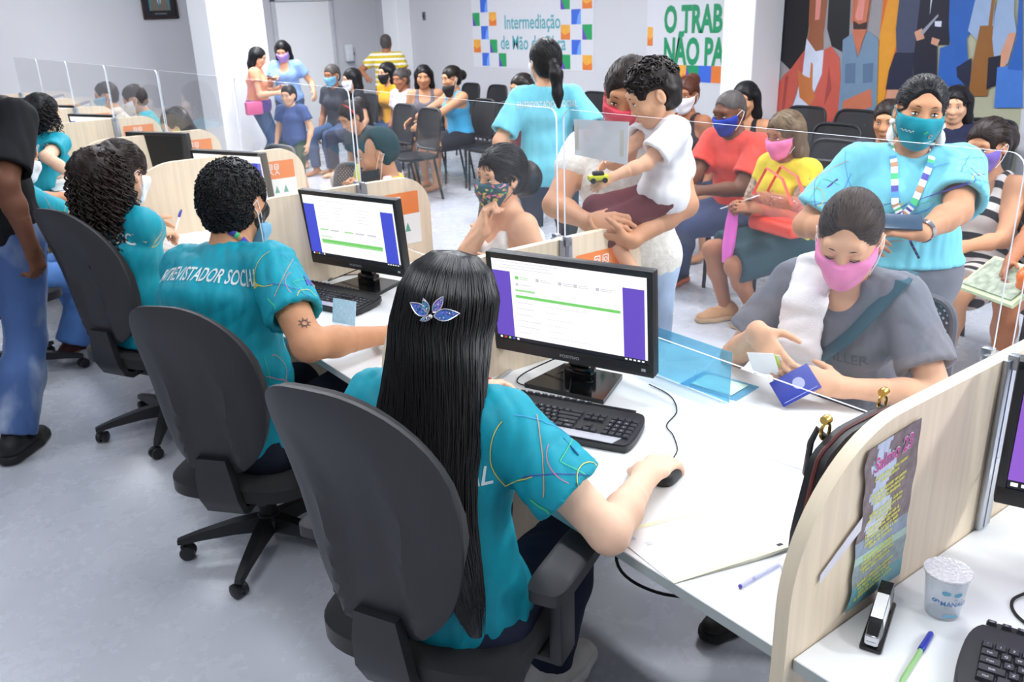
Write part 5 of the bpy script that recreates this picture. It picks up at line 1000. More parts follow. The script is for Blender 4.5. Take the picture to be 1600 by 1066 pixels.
# ---- client in dark cap
p = person('client in a yellow shirt and dark head cap eating a banana, mask on the chin', (.42, 3.17, 1.12), 148, 8, 1.56, 1., look=(6, 14, 0), RH=(.24, 3.05, .93), rp=(-.5, .8, -.8), rhd=((-.1, .1, .9), (.8, .3, .2)), rcurl=1.0, skin='tan', vox=.0095)
tee(p, cloth('shirt_yellow', (226, 190, 44)), sl=.75, cuff=.024); trousers(p, cloth('trousers_dark', (34, 38, 52))); face(p, lips=(150, 80, 70))
S = SDF(); scalp(p, S, .011, .055, -.02, .6); put(p, S, .007, 'head_cap', cloth('cap_dark_teal', (28, 60, 66)), 0); mask(p, mat('mask_black', (34, 36, 42), .8), .06)
S = SDF(); tt = [p.NB-p.rs*.10-p.f1*.06-p.S1*.06, p.NB-p.rs*.10+p.S1*.01, p.ch-p.rs*.10+p.f1*.135]
for i in range(2): S.cap(tt[i], tt[i+1], (.055, .012, .03), None, (p.rs, np.cross(p.rs, nrm(tt[i+1]-tt[i]))), k=.015)
put(p, S, .008, 'towel', cloth('towel_pinkish', (236, 222, 228), var=.15, scale=20), .006, 30)
t = thing('banana', 'peeled green-yellow banana held by the client in the dark cap', 'banana', (.235, 3.06, 1.03)); m = MB(); m.tube([(.02*math.sin(a)-.01, -.01, .075*a-.03) for a in np.linspace(0, 1.4, 9)], [.008, .014, .016, .017, .017, .016, .014, .01, .005], 10); m.build('peel', mat('banana_peel', (196, 196, 96), .5), t)
# ---- leaning client far left, and two further ones
p = person('client with long dark hair and yellow mask leaning over the counter at left', (.30, 5.95, 1.06), 185, 26, 1.58, 1., look=(5, 25, 0), skin='light', vox=.011, RH=(.10, 6.05, .82)); tee(p, cloth('tee_darkteal', (30, 110, 124))); trousers(p, cloth('trousers_dark', (34, 38, 52))); hair(p, 'long', 'darkbrown', L=.30); face(p); mask(p, cloth('mask_yellow', (206, 190, 110)))
p = person('client in a teal top holding up a white sheet at the far counter', (.56, 7.95, 1.12), 160, 12, 1.58, 1., look=(0, 20, 0), skin='tan', vox=.012, RH=(.32, 7.9, 1.0)); tee(p, cloth('tee_teal_client', (40, 150, 160))); trousers(p, cloth('trousers_dark', (34, 38, 52))); hair(p, 'short', 'brown'); mask(p, cloth('mask_white', (240, 240, 244)))
p = person('client with short dark hair and light blue mask near the far end of the counter', (.46, 8.55, 1.13), 170, 12, 1.58, 1., look=(0, 10, 0), skin='tan', vox=.012); tee(p, cloth('tee_beige', (206, 196, 184))); trousers(p, cloth('trousers_dark', (34, 38, 52))); hair(p, 'short', 'brown'); mask(p, cloth('mask_surgical', (120, 178, 210)))
# ---- mother and toddler
p = person('standing woman in white lace top and coral mask, a toddler in her arms', (.47, 1.49, 1.468), 212, 4, 1.56, 1.12, 1, False, look=(2, 18, -10), RH=(.17, 1.35, 1.115), LH=(.235, 1.23, 1.065), rp=(-.5, .5, -.5), lp=(.3, -.9, -.3), rhd=((.35, -.9, .1), (-.6, -.3, .6)), lhd=((-.6, .7, .1), (-.4, -.4, -.8)), rcurl=.6, skin='tan', vox=.0085)
tank(p, cloth('lace_white', (244, 240, 230), bump=.9, bscale=70, var=.1, scale=60), scoop=.05, hem=.10, t=.012, wr=.004); trousers(p, cloth('jeans_bleached', (176, 198, 226), var=.25, scale=9), t=.012, flare=.02); shoes(p, mat('shoe_dark', (40, 40, 44), .6))
hair(p, 'pony', 'brown', L=.25); face(p); mask(p, cloth('mask_coral', (226, 78, 96)), straps=(226, 78, 96))
S = SDF()
for sg in (1, -1): S.cap(p.sh[sg]-p.S1*.0, p.sh[sg]+(p.el[sg]-p.sh[sg])*.35, .064, .066, k=.02)
put(p, S, .0085, 'lace_sleeves', cloth('lace_white', (244, 240, 230)), .004, 40)
m = MB(); a = p.el[1]+(p.wr[1]-p.el[1])*.1-p.off; m.tube([a+V3(.05*math.cos(q), .05*math.sin(q)*.4, .05*math.sin(q)) for q in np.linspace(0, 2*PI, 16)], .003, 6); 
p = person('toddler with curly dark hair in a white T-shirt and maroon shorts', (.39, 1.30, 1.490), 152, 6, .80, 1.12, 0, True, look=(0, 26, 0), LH=(.17, 1.25, 1.27), RH=(.16, 1.33, 1.27), lp=(.3, -.3, -1), LF=(.24, 1.20, .95), RF=(.27, 1.36, .95), kneel=(-1, .5, -.6), skin='light', vox=.0065, hs=1.62, hv=.0042, nose=.5, pel=(.40, 1.255, 1.175), lcurl=.9)
tee(p, cloth('tee_white', (238, 238, 242)), sl=.72, cuff=.020, t=.012, vox=.0055, neck=.085, wr=.004); trousers(p, cloth('shorts_maroon', (104, 46, 52)), upto=.70, t=.012, wr=.006, vox=.008); face(p, lips=(206, 130, 120))
hair(p, 'short', 'darkbrown', n=420, cr=.010, cw=.0034, t=.012, front=.062, wr=.003, minz=.04)
t = thing('toy_car', 'small yellow and black toy held by the toddler', 'toy', (.125, 1.26, 1.262), R(150)); m = MB(); m.box((0, 0, .012), (.062, .03, .016), r=.005); m.box((0, 0, .024), (.034, .026, .014), r=.005, mi=1); m.build('toy_body', [mat('toy_yellow', (206, 210, 50), .3), BLK], t)
for x, y in ((-.018, .015), (.018, .015), (-.018, -.015), (.018, -.015)): m = MB(); m.lathe([(.008, -.003), (.008, .003)], 12, T(x, y, .005) @ Matrix.Rotation(PI/2, 4, 'X')); m.build('wheel', BLK, t)
# ---- standing staff
p = person('standing woman in brightly lit teal T-shirt with teal mask, white drop earrings and lanyard', (1.24, .895, 1.385), 214, 3, 1.52, 1.36, 1, False, look=(4, 2, -6), LH=(.90, .66, 1.075), RH=(.93, .92, 1.02), lp=(.5, -.8, -.5), rp=(-.2, .8, -.6), lhd=((-.5, .75, .15), (-.4, -.3, .8)), lcurl=.7, skin='tan', vox=.0085, hv=.0045)
uniform(p, TEAL_LIT, None, arms=(1, -1), cuff=.030, sl=.78, vox=.0075, wr=.006, hem=-.07, front=1); trousers(p, cloth('trousers_grey', (112, 114, 124)), top=.17, t=.012); shoes(p, mat('shoe_dark', (40, 40, 44), .6)); hair(p, 'bun', 'black', br=.04, t=.010, front=.086, comb=700); face(p)
def logo(v, f):
    it = [(*ribbon([(-.058+.002*k, .0035*math.sin(k*1.3)) for k in range(18)], .0022), 1)]+[(*ribbon([(.012, -.032), (.042, -.030)], .003), 1), (*ribbon(arc((.03, -.012), .006, 0, 300), .003), 3), (*ribbon([(.006, -.002), (.016, .006)], .005), 2), (*ribbon([(-.004, -.036), (.004, -.034)], .005), 3)]
    return on_cloth(v, f, it, hp(p, 0, .25, -.05), np.cross(p.hf, p.hu)*-1, p.hu, -p.hf)
mask(p, [cloth('mask_teal', (24, 140, 156)), PRINT, LG, LO], straps=(24, 140, 156), post=logo)
for sg in (1, -1):
    m = MB(); c = hp(p, sg*.082, .0, -.038)-p.off; m.ball(c, .011, None, 0, 8); m.tube([c+V3(0, 0, z) for z in (-.010, -.022, -.042, -.060, -.070)], [.003, .011, .016, .014, .003], 12); m.build('earring', mat('earring_white', (246, 244, 240), .3), p.root)
m = MB(); q = p.off
def strap(m, pts, cols, w_=.011):
    n = 40; P_ = np.array(pts, float); L = np.linspace(0, 1, len(P_)); tt = np.linspace(0, 1, n); C_ = np.stack([np.interp(tt, L, P_[:, i]) for i in range(3)], 1)
    for i in range(n-1): 
        a_ = nrm(C_[i+1]-C_[i]); b_ = nrm(np.cross(a_, p.f1))*w_; m.add([C_[i]-b_, C_[i]+b_, C_[i+1]+b_, C_[i+1]-b_, C_[i]-b_-p.f1*.002, C_[i]+b_-p.f1*.002, C_[i+1]+b_-p.f1*.002, C_[i+1]-b_-p.f1*.002], [(0, 1, 2, 3), (7, 6, 5, 4), (0, 4, 5, 1), (2, 6, 7, 3), (1, 5, 6, 2), (3, 7, 4, 0)], cols[(i//2) % len(cols)])
fr = p.f1*.19*1.0
strap(m, [p.NB-p.rs*.07+p.S1*.03-q, p.NB-p.rs*.055+p.f1*.10-p.S1*.02-q, p.ch-p.rs*.01+p.f1*.20+p.S1*.01-q, p.ch+p.rs*.02+p.f1*.21-p.S1*.03-q], (0, 1, 0, 2, 0, 3, 4)); strap(m, [p.NB+p.rs*.07+p.S1*.03-q, p.NB+p.rs*.055+p.f1*.10-p.S1*.02-q, p.ch+p.rs*.045+p.f1*.20+p.S1*.01-q, p.ch+p.rs*.02+p.f1*.21-p.S1*.03-q], (0, 3, 0, 1, 4, 0, 2))
strap(m, [p.ch+p.rs*.02+p.f1*.21-p.S1*.03-q, p.ch-p.rs*.02+p.f1*.215-p.S1*.12-q, p.wa-p.rs*.05+p.f1*.20-p.S1*.02-q], (5, 5, 1), .004)
m.build('lanyard', [PAPER, LV, LO, LG, LB, BLK], p.root)
m = MB(); w_ = p.wr[-1]-p.off; ax = nrm(p.wr[-1]-p.el[-1]); u1 = nrm(np.cross(ax, Z_)); u2 = np.cross(ax, u1); 
for dx in (-.014, -.02, -.026): m.tube([w_+ax*dx+u1*.033*math.cos(a)+u2*.033*math.sin(a) for a in np.linspace(0, 2*PI, 20)], .0032, 6)
m.build('wristwatch', CHROME, p.root)
t = thing('phone', 'dark phone in the hand of the standing woman with the teal mask', 'phone', (.865, .715, 1.105), R(125)); m = MB(); m.box((0, 0, 0), (.135, .065, .009), Matrix.Rotation(R(-30), 4, 'X'), r=.003); m.build('phone_body', mat('phone_case', (40, 70, 96), .3), t)
p = person('woman with a black ponytail in brightly lit teal T-shirt standing with her back to us', (1.62, 3.34, 1.475), 52, 2, 1.60, .98, 1, False, look=(22, 0, 0), LH=(1.42, 3.52, .86), RH=(1.82, 3.10, .86), skin='light', vox=.0095)
uniform(p, TEAL_LIT, 'ENTREVISTADOR SOCIAL', arms=(), cuff=.03, sl=.80, tz=-.10, hem=.08, tsize=.048); trousers(p, cloth('jeans_slate', (62, 66, 82))); shoes(p, mat('shoe_dark', (40, 40, 44), .6)); hair(p, 'pony', 'black', L=.17, bz=-.01, t=.013, comb=400); face(p); mask(p, cloth('mask_white', (240, 240, 244)))
def standing(label, hd, yaw, skin, **k):
    a = dict(lean=2, H=1.6, sit=False, vox=.012, look=(0, 6, 0), skin=skin); a.update(k); return person(label, hd, yaw, **a)
p = standing('woman in a coral top, purple jacket round her waist, by the left column', (2.46, 9.69, 1.35), 330, 'light', H=1.47, look=(-10, 20, 0), RH=(2.58, 9.50, .95), LH=(2.68, 9.64, 1.0)); tee(p, cloth('top_coral', (248, 168, 130)), sl=.4); trousers(p, cloth('jeans_mid', (60, 84, 120))); hair(p, 'long', 'black', L=.24); face(p)
S = SDF(); torso(p, S, .03); S.cut(p.pe+p.S2*.07, p.S2); S.cut(p.pe-p.S2*.10, -p.S2); put(p, S, .012, 'waist_jacket', cloth('jacket_purple', (92, 70, 150)), .008, 30)
t = thing('shoulder_bag', 'small pink bag hanging at the side of the woman in coral', 'bag', (2.27, 9.53, .72)); m = MB(); m.box((0, 0, .08), (.20, .08, .15), r=.02); m.build('bag_body', mat('bag_pink', (222, 96, 146), .5), t); m = MB(); m.tube([(-.08, 0, .15), (0, 0, .42), (.08, 0, .15)], .006); m.build('bag_strap', mat('bag_pink', (222, 96, 146)), t)
p = standing('woman in a light blue blouse and lilac mask looking at her phone', (2.83, 9.82, 1.40), 232, 'light', H=1.51, look=(0, 22, 0), RH=(2.62, 9.72, 1.09), LH=(3.06, 9.56, .92)); tee(p, cloth('top_lightblue', (142, 176, 232)), sl=.55, scoop=.08); trousers(p, cloth('jeans_mid', (60, 84, 120))); hair(p, 'long', 'black', L=.14); face(p); mask(p, cloth('mask_lilac', (178, 148, 222)))
t = thing('phone', 'black phone held by the woman in the light blue blouse', 'phone', (2.57, 9.64, 1.11), .4); m = MB(); m.box((0, 0, 0), (.07, .13, .01), r=.003); m.build('phone_body', BLK, t)
p = standing('man in a yellow and white striped polo standing with his back to us', (4.76, 10.72, 1.40), 50, 'brown', H=1.56, fat=1.12, fem=0, LH=(4.40, 10.72, .98)); hair(p, 'short', 'grey', t=.006)
def stripes(name, c1, c2, n=14., ax='Z', off=0.):
    m = cloth(name, c1); nt = m.node_tree; N = nt.nodes; L = nt.links; b = N['Principled BSDF']; tc = N.new('ShaderNodeTexCoord'); sp = N.new('ShaderNodeSeparateXYZ'); L.new(tc.outputs['Object'], sp.inputs[0]); mu = N.new('ShaderNodeMath'); mu.operation = 'MULTIPLY_ADD'; mu.inputs[1].default_value = n; mu.inputs[2].default_value = off
    if ax == 'D':
        ad = N.new('ShaderNodeMath'); ad.operation = 'ADD'; L.new(sp.outputs['Z'], ad.inputs[0]); L.new(sp.outputs['X'], ad.inputs[1]); L.new(ad.outputs[0], mu.inputs[0])
    else: L.new(sp.outputs[ax], mu.inputs[0])
    fr = N.new('ShaderNodeMath'); fr.operation = 'FRACT'; L.new(mu.outputs[0], fr.inputs[0]); gt = N.new('ShaderNodeMath'); gt.operation = 'GREATER_THAN'; gt.inputs[1].default_value = .55; L.new(fr.outputs[0], gt.inputs[0]); mx = N.new('ShaderNodeMixRGB'); mx.inputs[2].default_value = lin(c2)+(1,); src = b.inputs['Base Color'].links[0].from_socket; L.new(gt.outputs[0], mx.inputs[0]); L.new(src, mx.inputs[1]); L.new(mx.outputs[0], b.inputs['Base Color']); return m
tee(p, stripes('polo_striped', (208, 182, 44), (238, 234, 224), 15), sl=.6); trousers(p, cloth('trousers_dark', (34, 38, 52)))
p = standing('boy in a blue jersey standing in front of the woman in light blue', (2.04, 7.95, 1.035), 215, 'light', H=1.15, hs=1.15, fem=0); tee(p, cloth('jersey_blue', (70, 90, 140))); trousers(p, cloth('shorts_green', (44, 70, 60)), upto=.6); hair(p, 'short', 'black'); face(p)
# ---- seated people of the waiting area (all facing the counter)
def seated(label, hd, skin, yaw=184, **k):
    a = dict(lean=6, H=1.58, vox=.012, look=(0, 8, 0), skin=skin); a.update(k); return person(label, hd, yaw, **a)
p = seated('older man in a red polo and blue mask seated in jeans', (2.66, 2.86, 1.135), 'dark', 178, fem=0, lean=14, H=1.66, fat=1.1, vox=.0095, RH=(2.30, 2.9, .72), LH=(2.33, 2.78, .72), look=(0, 16, 0), RF=(2.42, 3.2, .08), LF=(2.62, 3.18, .08)); tee(p, cloth('polo_red', (222, 74, 62)), sl=.72, cuff=.03); trousers(p, cloth('jeans_navy', (68, 80, 116)), t=.014); shoes(p, mat('shoe_navy', (40, 44, 66), .7), mat('sole_orange', (236, 110, 50), .6)); hair(p, 'short', 'grey', t=.003, front=.09); face(p); mask(p, cloth('mask_blue', (44, 64, 160)))
p = seated('woman in a yellow T-shirt and pink mask with a red see-through bag on her lap', (2.42, 2.28, 1.075), 'brown', 172, vox=.0095, lean=8, fat=1.0, RH=(2.22, 2.40, .70), LH=(2.16, 2.22, .72), look=(0, 12, 0), RF=(2.28, 2.50, .07), LF=(2.36, 2.36, .07))
def speck(v, f):
    g = random.Random(3); it = []
    for k in range(40):
        x, y = g.gauss(0, .04), g.gauss(0, .035); it.append(([(x+.006*math.cos(a), y+.005*math.sin(a)) for a in np.linspace(0, 6, 5)], [(0, 1, 2, 3, 4)], 1))
    return on_cloth(v, f, it, p.ch-p.S1*.05+p.f1*.3, p.rs, p.S1, -p.f1)
tee(p, [cloth('tee_yellow', (222, 200, 56)), mat('print_speck', (120, 100, 84), .8)], sl=.35, post=speck)
S = SDF()
for sg in (1, -1): S.cap(p.sh[sg]+(p.el[sg]-p.sh[sg])*.15, p.sh[sg]+(p.el[sg]-p.sh[sg])*.7, .062, .066, k=.02)
put(p, S, .0095, 'leopard_sleeves', cloth('sleeve_leopard', (176, 150, 128), var=.5, scale=60)); skirt(p, cloth('skirt_dark_teal', (44, 74, 84)), .92); shoes(p, skin_mat('sandal_tan', (196, 150, 110)), mat('sandal_sole', (190, 160, 130), .7)); hair(p, 'long', 'ash', L=.06, t=.014); face(p); mask(p, cloth('mask_pinkrose', (240, 130, 180)))
t = thing('tote_bag', 'red see-through bag on the lap of the woman in yellow', 'bag', (2.20, 2.12, .60), R(80)); m = MB(); m.box((0, 0, .04), (.34, .14, .08), r=.03, seg=3); m.build('bag_base', mat('bag_red', (226, 76, 56), .4), t); m = MB(); m.box((0, 0, .14), (.32, .12, .13), r=.03, seg=3); m.build('bag_window', acrylic('bag_clear', (1, .75, .72), .15, (.9, .5, .5)), t)
for y in (-.05, .05): m = MB(); m.tube([(-.14, y, .18), (-.06, y, .30), (.06, y, .34), (.15, y, .19)], .011, 8, flat=.4); m.build('bag_handle', mat('bag_red', (226, 76, 56)), t)
t = thing('umbrella_sleeve', 'bright pink folded pouch hanging from the hand of the woman in yellow', 'pouch', (2.13, 2.36, .40)); m = MB(); m.tube([(0, 0, .33), (.0, .01, .22), (-.01, .015, .1), (-.015, .02, .0)], [.028, .04, .042, .03], 12, flat=.5); m.build('pouch_body', mat('pouch_pink', (238, 110, 206), .5), t)
t = thing('documents', 'few folded papers in the hand of the woman in yellow', 'papers', (2.14, 2.33, .745), R(100)); m = MB(); m.box((0, 0, 0), (.20, .09, .006), Matrix.Rotation(R(24), 4, 'Y')); m.build('paper_sheets', PAPER, t)
p = seated('woman with a high auburn bun and white mask seated behind the toddler', (3.22, 3.72, 1.15), 'brown', 186, look=(14, 6, 0)); tank(p, cloth('top_pattern_dark', (60, 50, 52), var=.5, scale=40)); skirt(p, cloth('jeans_dark', (38, 44, 66))); hair(p, 'bun', 'reddish', br=.055, bz=.08); face(p); mask(p, cloth('mask_white', (240, 240, 244)))
p = seated('woman with long black hair seated behind the man in red', (3.50, 3.42, 1.11), 'tan', 196); tank(p, cloth('top_black_dots', (40, 40, 44), var=.5, scale=50)); skirt(p, cloth('jeans_dark', (38, 44, 66))); hair(p, 'long', 'black', L=.2); face(p)
p = seated('girl with long black hair in a navy T-shirt seated by the mural', (4.02, 2.18, 1.10), 'light', 200, H=1.5, RH=(3.75, 2.3, .80)); tee(p, cloth('tee_navy', (36, 40, 66)), sl=.5); trousers(p, cloth('jeans_dark', (38, 44, 66))); hair(p, 'long', 'black', L=.24); face(p)
p = seated('person with brown hair in a bun, face half hidden by the standing woman\'s earring', (3.22, 2.16, 1.08), 'tan', 196, H=1.5); tee(p, cloth('tee_darkgrey', (60, 62, 72))); trousers(p, cloth('jeans_dark', (38, 44, 66))); hair(p, 'bun', 'brown', br=.05, bz=.05); face(p)
p = seated('woman in a black and white zebra-striped dress with violet mask and brown curled ponytail', (2.58, 1.28, 1.09), 'tan', 178, vox=.0095, lean=10, LH=(2.22, 1.15, .70), RH=(2.28, 1.35, .68), look=(0, 12, 0), RF=(2.2, 1.5, .07), LF=(2.3, 1.2, .07)); tank(p, stripes('dress_zebra', (224, 218, 214), (44, 44, 50), 11, 'D'), dress=.8, t=.014); hair(p, 'bun', 'brown', br=.075, bz=-.01); face(p); mask(p, cloth('mask_violet', (120, 96, 190)))
p = seated('person in black with papers and orange bag, cut by the right edge', (2.66, .84, 1.08), 'brown', 180, vox=.011, lean=6, LH=(2.2, .72, .62), RH=(2.2, .95, .64)); tee(p, cloth('tee_black', (24, 24, 28))); skirt(p, cloth('skirt_black', (30, 30, 36)), .6); hair(p, 'bun', 'black', br=.04); face(p)
t = thing('folder', 'pale green folder of papers on the lap at the right edge', 'folder', (2.16, .93, .60), R(70)); m = MB(); m.box((0, 0, 0), (.30, .22, .02), Matrix.Rotation(R(-32), 4, 'X'), r=.002); m.build('folder_cover', mat('folder_green', (206, 222, 176), .6), t); m = MB(); m.box((0, .0, .014), (.26, .18, .006), Matrix.Rotation(R(-32), 4, 'X')); m.build('folder_sheets', mat('sheet_grey', (160, 170, 150), .6, var=.4, scale=30), t)
t = thing('plastic_bag', 'crumpled orange plastic bag on the lap at the right edge', 'bag', (2.14, .74, .62)); S = SDF(); S.cap((0, -.03, 0), (.02, .05, .02), (.09, .10, .07), None, None, k=.02); v, f = S.mesh(.012); v = wrinkle(v, f, .02, 40, 6); npmesh('bag_film', v, f, mat('bag_orange', (226, 116, 60), .25), t)
p = seated('woman in a mustard T-shirt and black mask seated in the far row', (3.68, 8.84, 1.12), 'light', 190, look=(-6, 4, 0)); tee(p, cloth('tee_mustard', (236, 168, 40))); trousers(p, cloth('jeans_mid', (60, 84, 120))); hair(p, 'long', 'black', L=.16); face(p); mask(p, mat('mask_black', (34, 36, 42), .8))
p = seated('elderly woman with grey-black hair seated beside the mustard T-shirt', (3.54, 8.28, 1.08), 'brown', 195, H=1.48); tee(p, cloth('blouse_pale', (216, 208, 214), var=.2)); skirt(p, cloth('jeans_dark', (38, 44, 66))); hair(p, 'bun', 'grey'); face(p)
p = seated('woman in a grey tank top and red lipstick facing us in the far row', (3.55, 7.80, 1.12), 'tan', 232); tank(p, cloth('tank_grey', (112, 108, 118))); skirt(p, cloth('jeans_dark', (38, 44, 66))); hair(p, 'long', 'black', L=.12); face(p, lips=(196, 40, 50))
p = seated('woman in a bright blue tank top with tied hair, in profile in the far row', (3.58, 7.30, 1.12), 'tan', 176, LH=(3.14, 7.2, .72), RH=(3.14, 7.45, .72)); tank(p, cloth('tank_blue', (60, 164, 212))); trousers(p, cloth('shorts_black', (36, 36, 46)), upto=.42); hair(p, 'bun', 'darkbrown', br=.055, bz=.01); face(p, lips=(150, 80, 70)); mask(p, mat('mask_black', (34, 36, 42), .8), .06)
p = seated('woman with cropped hair and pale blue surgical mask at the left of the far row', (3.12, 9.15, 1.12), 'brown', 205); tee(p, cloth('tee_darkgrey', (60, 62, 72))); trousers(p, cloth('jeans_mid', (60, 84, 120))); hair(p, 'short', 'grey', t=.012); face(p); mask(p, cloth('mask_surgical', (120, 178, 210)))
p = seated('girl with straight black hair and mask turned left in the far row', (3.22, 8.85, 1.08), 'light', 165); tee(p, cloth('tee_black', (24, 24, 28))); trousers(p, cloth('jeans_dark', (38, 44, 66))); hair(p, 'long', 'black', L=.18); face(p); mask(p, cloth('mask_white', (240, 240, 244)))
p = seated('person with red hair band bending over, pale trousers, seen through the third screen', (1.75, 6.05, .98), 'tan', 190, lean=34, look=(0, 30, 0)); tee(p, cloth('tee_darkgrey', (60, 62, 72))); trousers(p, cloth('trousers_sand', (206, 186, 170))); hair(p, 'bun', 'brown'); face(p)
m = MB(); m.tube([hp(p, .088*math.cos(a), -.01+.03*math.cos(a)*0+.02, .03+.09*math.sin(a))-p.off for a in np.linspace(0, PI, 14)], .012, 8, flat=.6); m.build('hair_band', mat('band_red', (206, 52, 44), .6), p.root)
p = seated('person in a floral red and black top seated behind the standing ponytail woman', (3.0, 5.35, 1.14), 'tan', 180); tee(p, cloth('top_floral_red', (120, 60, 66), var=.7, scale=30)); skirt(p, cloth('jeans_dark', (38, 44, 66))); hair(p, 'long', 'darkbrown', L=.15); face(p)
# ------------------------------------------------------------------ chairs
office_chair('black office chair of the long-haired woman, nearest, with armrest', (-.785, .757, 0), 26, True, .045, 30)
office_chair('black office chair of the bearded man, second along the counter', (-.765, 1.985, 0), 40, False, -.11, 62)
office_chair('black office chair of the curly ponytail woman, third along the counter', (-.745, 3.21, 0), 28, False, -.03, 17)
office_chair('black office chair under the clerk in blue jeans', (-1.17, 4.42, 0), 18, False, .0, 50)
office_chair('black office chair of the curly-haired clerk at the fifth desk', (-.72, 5.95, 0), 30, False, .0, 10)
for x, y, f, l in ((.66, .66, 197, 'grey lattice-backed chair of the woman in the grey T-shirt'), (.70, 2.26, 170, 'lattice-backed chair of the woman with the floral mask'), (.74, 2.95, 172, 'lattice-backed chair between the floral mask and the dark cap'), (.70, 4.28, 200, 'empty lattice-backed chair at the fourth screen'), (.68, 5.55, 190, 'lattice-backed chair seen past the fourth divider')):
    waiting_chair(l, (x, y, 0), f-90+90, 'client chairs at the counter', True)
W0 = waiting_chair('black mesh waiting chair against the poster wall, first right of the light switch', (4.98, 9.32, 0), 180)
lab = 'black mesh waiting chair against the poster wall, %s'
for y, l in ((8.72, 'second from its left end'), (8.22, 'third from its left end'), (6.87, 'just right of the standing ponytail woman'), (6.45, 'left of the toddler\'s head'), (5.95, 'behind the mother'), (4.1, 'right of the column'), (3.60, 'below the man of the mural'), (3.08, 'behind the girl in navy'), (2.5, 'at the right under the mural')): dup(W0, (4.98, y, 0), R(90), lab % l)
for (x, y), l in {(3.70, 6.76): 'empty, right of the blue tank top', (2.86, 6.98): 'in front of the woman in grey tank top', (2.92, 7.58): 'in front of the elderly woman', (3.74, 7.28): 'chair under the woman in the blue tank top', (3.72, 7.83): 'chair under the woman in the grey tank top', (3.88, 8.84): 'chair under the woman in mustard', (2.85, 2.80): 'black chair under the man in red', (2.62, 2.26): 'black chair under the woman in yellow',
                  (3.38, 2.72): 'empty, just right of the woman in yellow', (4.1, 3.2): 'empty chair in the row behind the woman in yellow', (4.12, 2.14): 'chair under the girl in navy', (3.42, 2.14): 'chair under the person with the brown bun', (3.42, 3.66): 'chair under the woman with the auburn bun', (2.80, 1.25): 'chair under the woman in the striped dress', (2.86, .82): 'chair at the right edge under the person in black', (4.3, 1.55): 'empty black chair behind the striped dress', (4.98, 1.95): 'black chair by the mural at the right edge', (3.2, 5.33): 'chair under the person in the floral top', (3.9, 5.0): 'empty chair beyond the standing ponytail woman', (3.34, 9.1): 'chair under the woman in the surgical mask'}.items(): dup(W0, (x, y, 0), R(90), 'black mesh waiting chair: '+l)
# ------------------------------------------------------------------ monitors and keyboards
monitor('monitor with a white form and purple bars in front of the long-haired woman', (-.175, 1.045), 201)
monitor('monitor with a form and blue bars in front of the bearded man', (-.165, 2.33), 199, 'blue')
monitor('monitor half hidden by the bearded man\'s head', (-.07, 3.86), 205, 'blue')
monitor('monitor at the right edge with a lilac screen', (.03, -.29), 201, 'lilac', zb=.10)
monitor('dark monitor turned off behind the ponytail woman', (-.08, 5.05), 208, dark=True)
monitor('monitor with blue and white screen above the ponytail woman', (-.08, 6.72), 206, 'blue')
monitor('monitor with a pale yellow page right of the curly-haired clerk', (-.10, 7.95), 206, 'page')
monitor('monitor with a yellow-green page left of the curly-haired clerk', (-.12, 9.15), 206, 'page')
keyboard('black keyboard with silver palm strip under the long-haired woman\'s monitor', (-.345, .91), 206)
keyboard('black keyboard under the bearded man\'s monitor', (-.325, 2.29), 199)
keyboard('black keyboard with lettered keys at the bottom right corner', (-.335, -.405), 200, False)
# ------------------------------------------------------------------ things on the desks
def sheet(label, pts, z, m=PAPER, name='paper_sheet', cat='paper', curl=None, lines=None, group=None):
    """a sheet as a thin grid; pts: four corners in the plane"""
    n = 12; P_ = np.array(pts, float); V = []
    for i in range(n+1):
        for j in range(n+1):
            a, b = i/n, j/n; q = P_[0]*(1-a)*(1-b)+P_[1]*a*(1-b)+P_[2]*a*b+P_[3]*(1-a)*b; V.append((q[0], q[1], z+(curl(a, b) if curl else 0)))
    b = MB(); b.add(V, [(i*(n+1)+j, (i+1)*(n+1)+j, (i+1)*(n+1)+j+1, i*(n+1)+j+1) for i in range(n) for j in range(n)])
    V2 = [(x, y, zz-.0006) for x, y, zz in V]; b.add(V2, [(i*(n+1)+j, i*(n+1)+j+1, (i+1)*(n+1)+j+1, (i+1)*(n+1)+j) for i in range(n) for j in range(n)])
    ms = [m]
    for (a0, b0, a1, b1, mi) in (lines or []):
        qq = []
        for a, c in ((a0, b0), (a1, b0), (a1, b1), (a0, b1)):
            q = P_[0]*(1-a)*(1-c)+P_[1]*a*(1-c)+P_[2]*a*c+P_[3]*(1-a)*c; qq.append((q[0], q[1], z+.0006+(curl(a, c) if curl else 0)))
        b.quad(qq, mi)
    ms += [mat('print_faint', (222, 222, 224), .7), mat('print_paleblue', (196, 216, 236), .7), mat('print_paleyellow', (240, 240, 205), .7), INK]
    return tag(b.build(name, ms, None, 60), label, cat, group)
ln = [(.0, .0, .06, 1., 3), (.94, 0, 1, 1, 3), (.06, .02, .22, .10, 2)]+[(.2, .25+.03*k, .8, .258+.03*k, 1) for k in range(14)]+[(.88, .86, .93, .9, 4), (.3, .12, .36, .17, 1)]
sheet('white printed certificate with pale yellow edges at the desk corner by the near divider', [(-.585, .445), (-.612, .245), (-.338, .165), (-.30, .36)], .7415, curl=lambda a, b: .012*max(0, a-.6)*max(0, b-.7)*8 if a > .6 else 0, lines=ln)
sheet('pale sheet lying under the certificate', [(-.55, .42), (-.52, .22), (-.26, .25), (-.30, .45)], .7406)
sheet('white sheet under the keyboard\'s front edge', [(-.46, .90), (-.40, .66), (-.30, .68), (-.36, .94)], .7406, lines=[(.1, .1+.1*k, .5, .13+.1*k, 1) for k in range(4)])
